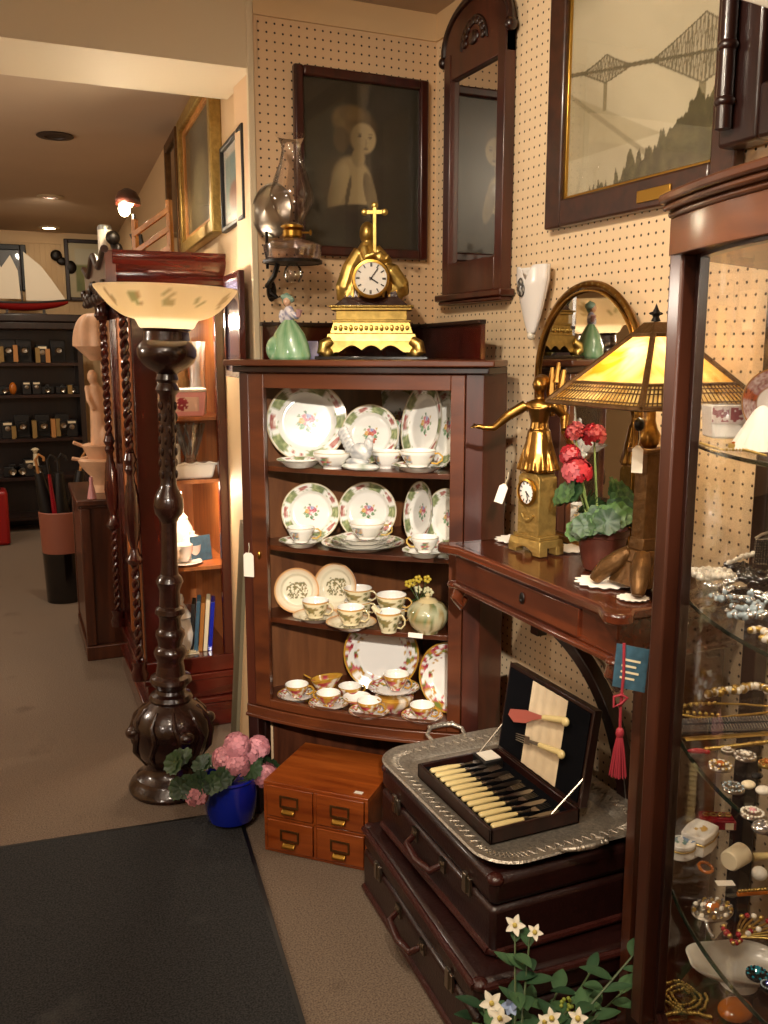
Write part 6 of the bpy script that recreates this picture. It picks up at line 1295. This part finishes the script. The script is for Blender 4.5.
# shelf 3
z = ZS[2]
bead_string('gold_bead_necklace', 'chunky gold and pearl link necklace at the back of the third glass shelf', [K(706, 700, z), K(722, 696, z), K(740, 694, z), K(756, 690, z), K(770, 696, z)], .0075, 'gold', 40, jit=.004, alt='pearl')
o = M().tube([K(p[0], p[1], z)+Vector((0, 0, .002)) for p in ((678, 711), (690, 705), (715, 705), (745, 706), (768, 708), (775, 713), (750, 716), (720, 719), (695, 719), (680, 716))], .0022, 8, closed=True)
for k in range(14): p_ = K(679+k*3.0, 711+(1 if k % 2 else -1)*(3+.25*k), z); o.ell(p_+Vector((0, 0, .003)), .004, 6, 5)
tag(o.build('gold_collar', 'gold'), 'oval gold collar necklace on the third glass shelf', 'necklace')
m = M()
for k in range(34):
    for row_ in range(2):
        p0 = K(677+k*2.9, 722+row_*7-.10*k, z); p1 = K(679.5+k*2.9, 727+row_*7-.10*k, z)
        m.tube([p0+Vector((0, 0, .003)), p1+Vector((0, 0, .003))], .0030, 6)
m.add([K(675, 720, z), K(775, 717, z), K(775, 731, z), K(676, 736, z)], [(0, 1, 2, 3)], 1)
tag(m.build('silver_collar', ['diamante', 'jet']), 'flat silver herringbone link collar on the third glass shelf', 'necklace')
a, b_ = K(684, 741, z), K(774, 735, z); d_ = (b_-a).normalized(); n_ = Vector((-d_.y, d_.x, 0))
m = M(); m.T = Matrix.Translation(a) @ Matrix.Rotation(atan2(d_.y, d_.x), 4, 'Z'); L_ = (b_-a).length; m.grid(lambda u, v: (u*L_, -.008+.016*v, .002+.0015*sin(v*pi)), 40, 6); tag(m.build('gold_band', 'gold', solid=.0015), 'flat gold band necklace in front of the silver collar, third glass shelf', 'necklace')
bead_string('gold_chain', 'fine gold link chain in front of the gold band, third glass shelf', [K(705, 752, z), K(725, 750, z), K(750, 747, z), K(772, 744, z)], .004, 'gold', 44, 'chain')
o = M().ell((0, 0, .004), (.016, .005, .005), 12, 8).ell((.016, 0, .003), (.006, .004, .004), 8, 6); tag(o.build('gem_pin', 'gem_red', loc=K(697, 754, z), rot=(0, 0, -.5)), 'dark red stone bar pin at the left of the third glass shelf', 'brooch')
for (px, py, R, mt_, st, ce, lab) in ((720, 770, .019, 'silver_plain', ('pearl', 'gold'), 'orange_gem', 'pearl flower brooch at the left front of the third glass shelf'), (745, 760, .018, 'silver_plain', ('diamante', 'pearl'), 'pearl', 'crystal cluster brooch right of the red pin, third glass shelf'), (733, 792, .017, 'silver_plain', ('diamante', 'stone_blue'), None, 'round openwork silver brooch near the shelf edge, third glass shelf'), (752, 818, .017, 'silver_plain', ('pearl', 'shell_white'), 'pink_china', 'white lace pattern round brooch nearest the shelf edge, third glass shelf'), (766, 768, .013, 'gold', ('orange_gem', 'gold'), 'orange_gem', 'small gold and amber brooch at the right, third glass shelf'), (727, 755, .010, 'silver_plain', ('pearl',), 'pearl', 'tiny pearl pin between the two cluster brooches, third glass shelf')):
    brooch(lab, K(px, py, z), R, mt_, st, ce)
for (px, py, rx, lab, mt_) in ((748, 789, .012, 'cream oval clip earring, third glass shelf', 'cream'), (763, 795, .013, 'large pearl button earring, third glass shelf', 'pearl'), (763, 834, .018, 'silver oval pin dish at the right front, third glass shelf', 'diamante'), (757, 779, .010, 'dark bead earring, third glass shelf', 'jet')):
    tag(M().ell((0, 0, rx*.5), (rx, rx*.8, rx*.5), 16, 10).build('earring', mt_, loc=K(px, py, z)), lab, 'earring')
# shelf 4
z = ZS[3]
def pbox(lab, loc, rz, poly, h, cf):
    t = thing('porcelain_box', lab, 'trinket box', loc, rz); M().prism(poly, 0, h*.6).build('body', 'white_china', t, bev=.002)
    l = M().prism([(x*1.05, y*1.05) for x, y in poly], h*.6+.001, h).build('lid', 'white_china', t, bev=.003); R = max(abs(x) for x, y in poly)
    M().grid(lambda u, v: ((2*u-1)*R*.8, (2*v-1)*R*.55, h+.0006), 24, 18, cf=cf).build('painted_flowers', 'china', l); M().tube([(x*1.05, y*1.05, h*.6) for x, y in poly], .0012, 5, closed=True).build('gilt_band', 'gold', t)
circ = lambda a, b_, n=28: [(a*cos(2*pi*k/n), b_*sin(2*pi*k/n)) for k in range(n)]
pbox('round blue flowered porcelain box at the left on the lowest glass shelf', K(681, 856, z), 0, circ(.026, .022), .030, lambda u, v: mixc(hx('5f7ab0'), hx('6f9468'), vn(u*4, v*4, 2)) if vn(u*5, v*5, 3) > .5 else WH)
pbox('larger square porcelain box with flower on the lowest glass shelf', K(699, 848, z), .4, [(-.032, -.022), (0, -.026), (.032, -.022), (.036, 0), (.032, .022), (0, .026), (-.032, .022), (-.036, 0)], .040, lambda u, v: hx('c9a45a') if ellm(u, v, .5, .5, .2, .3) > .3 and vn(u*8, v*8, 3) > .45 else WH)
t = thing('jewel_box', 'open red jewel box with gold rings on the lowest glass shelf', 'box', K(716, 826, z), -.5); M().box((-.034, -.020, 0), (.034, .020, .020)).build('body', 'gem_red', t, bev=.003); M().box((.012, -.021, .003), (.028, -.0205, .017)).build('label', 'cream', t)
m = M().box((-.030, -.016, .020), (.030, .016, .0215), 1)
for k in range(4): m.tube([(-.022+.014*k+.006*cos(a), .006*sin(a)-.004, .026) for a in [2*pi*j/12 for j in range(12)]], .0016, 5, closed=True)
m.build('gold_rings', ['gold', 'gem_red'], t)
t = thing('ivory_cylinder', 'fat cream ivory cylinder lying on its side on the lowest glass shelf', 'trinket', K(728, 872, z), .25); M().lathe([(0, 0), (.016, 0), (.019, .004), (.020, .045), (.016, .050), (0, .050)], 28, (0, 0, .020), axis='x', cap=False).build('body', 'cream', t); M().lathe([(0, .050), (.013, .051), (.013, .058), (0, .058)], 20, (0, 0, .020), axis='x', cap=False).build('end_cap', 'jet', t)
tag(M().tube([(0, 0, .009), (.03, 0, .009), (.065, .004, .009)], [.008, .006, .005], 10).build('ivory_needle_case', 'ivory', loc=K(752, 862, z), rot=(0, 0, -.3)), 'cream ivory needle case behind the fat cylinder, lowest glass shelf', 'trinket')
tag(M().tube(loop((0, 0, .010), .012, .012), .003, 8, closed=True).build('ring', 'orange_gem', loc=K(704, 872, z), rot=(.3, 0, 0)), 'amber coloured ring left of the ivory cylinder, lowest glass shelf', 'ring')
tag(M().box((-.016, -.008, 0), (.016, .008, .001)).build('price_card', 'paper', loc=K(725, 884, z), rot=(0, 0, -.4)), 'tiny white price slip in front of the ivory cylinder', 'price card')
brooch('large oval jewelled brooch at the centre left of the lowest glass shelf', K(712, 914, z), .034, 'silver_plain', ('gold', 'diamante', 'pearl', 'diamante'), 'orange_gem', 3).scale = (1.15, .85, 1.2)
t = thing('hair_comb', 'amber jewelled hair comb lying at the right of the lowest glass shelf', 'comb', K(752, 896, z), -.3); M().box((-.028, -.003, .001), (.028, .003, .008)).build('bar', 'orange_gem', t, bev=.001); m = M()
for k in range(9): m.ell((-.024+.006*k, 0, .010), .0034, 8, 6)
m.build('stones', 'gold', t)
tag(M().ell((0, 0, .012), (.014, .014, .012), 14, 10).build('earring', 'shell_white', loc=K(759, 880, z)), 'round cream button earring right of the ivory cylinder, lowest glass shelf', 'earring')
t = thing('spray_brooch', 'gold branching spray brooch with dark red and pearl stones, lowest glass shelf', 'brooch', K(752, 935, z), 0)
m = M(); 
for k in range(9): a = .35*k-1.2; m.tube([(-.03, 0, .003), (-.01+.02*cos(a), .02*sin(a), .006), (.012+.030*cos(a), .034*sin(a), .005)], .0018, 6)
m.build('branches', 'gold', t); m = M()
for k in range(9): a = .35*k-1.2; m.ell((.012+.030*cos(a), .034*sin(a), .008), .0048, 8, 6, mi=k % 3)
for k in range(6): m.ell((-.03+.008*k, .006*sin(k*2), .008), .005, 8, 6, mi=(k+1) % 3)
m.build('stones', ['pearl', 'gem_red', 'gold'], t)
brooch('round turquoise stone brooch at the lower right of the lowest glass shelf', K(757, 978, z), .017, 'iron', ('turquoise', 'jet'), 'turquoise', 2); brooch('small blue brooch at the right edge below the turquoise one', K(768, 990, z), .012, 'iron', ('stone_blue',), 'blue_glaze', 1)
bead_string('crystal_pendant', 'clear drop pendant hanging chain left of the spray brooch, lowest glass shelf', [K(705, 920, z), K(708, 932, z), K(713, 940, z)], .0034, 'diamante', 9, 'pendant')
bead_string('garnet_strand', 'dark red bead strand beside the spray brooch, lowest glass shelf', [K(722, 930, z), K(728, 940, z), K(735, 948, z), K(742, 944, z)], .004, 'gem_red', 14, 'necklace', jit=.003, alt='gold')
# cabinet floor
z = .278
t = thing('shell_bowl', 'large white shell shaped bowl on the floor of the curio cabinet', 'bowl', K(738, 985, z), -.5)
M().grid(lambda u, v: (.100*v*cos(2*pi*u)*(1+.05*cos(10*pi*u)), .062*v*sin(2*pi*u)*(1+.05*cos(10*pi*u)), .012+.040*v**2.2), 60, 12).build('bowl', 'shell_white', t, solid=.003); M().lathe([(.03, 0), (.035, .004), (.03, .014)], 24).build('foot', 'shell_white', t)
bead_string('gold_chain', 'fine gold chain coiled at the lower left floor of the curio cabinet', coil(K(682, 1000, z), .045, 3, 60), .003, 'gold', 120, 'chain', jit=.001)
bead_string('gold_chain', 'gold rope chain at the bottom front of the curio cabinet floor', [K(662, 1018, z), K(680, 1014, z), K(698, 1016, z), K(712, 1020, z)], .0035, 'gold', 40, 'chain', jit=.001)
tag(M().ell((0, 0, .016), (.035, .028, .016), 20, 12).build('amber_stone', 'orange_gem', loc=K(735, 1018, z)), 'polished amber brown stone at the bottom edge of the curio cabinet', 'stone')
tag(M().tube([(0, 0, 0), (.003, .002, -.06), (-.004, 0, -.12), (0, 0, -.16), (.008, 0, -.17)], .0012, 6).build('display_string', 'paper', loc=(1.083, 1.162, 1.18)), 'loose white string hanging inside the curio cabinet behind its left post', 'string')
# red glass candlestick standing on the table's far side seen above the lamp shade
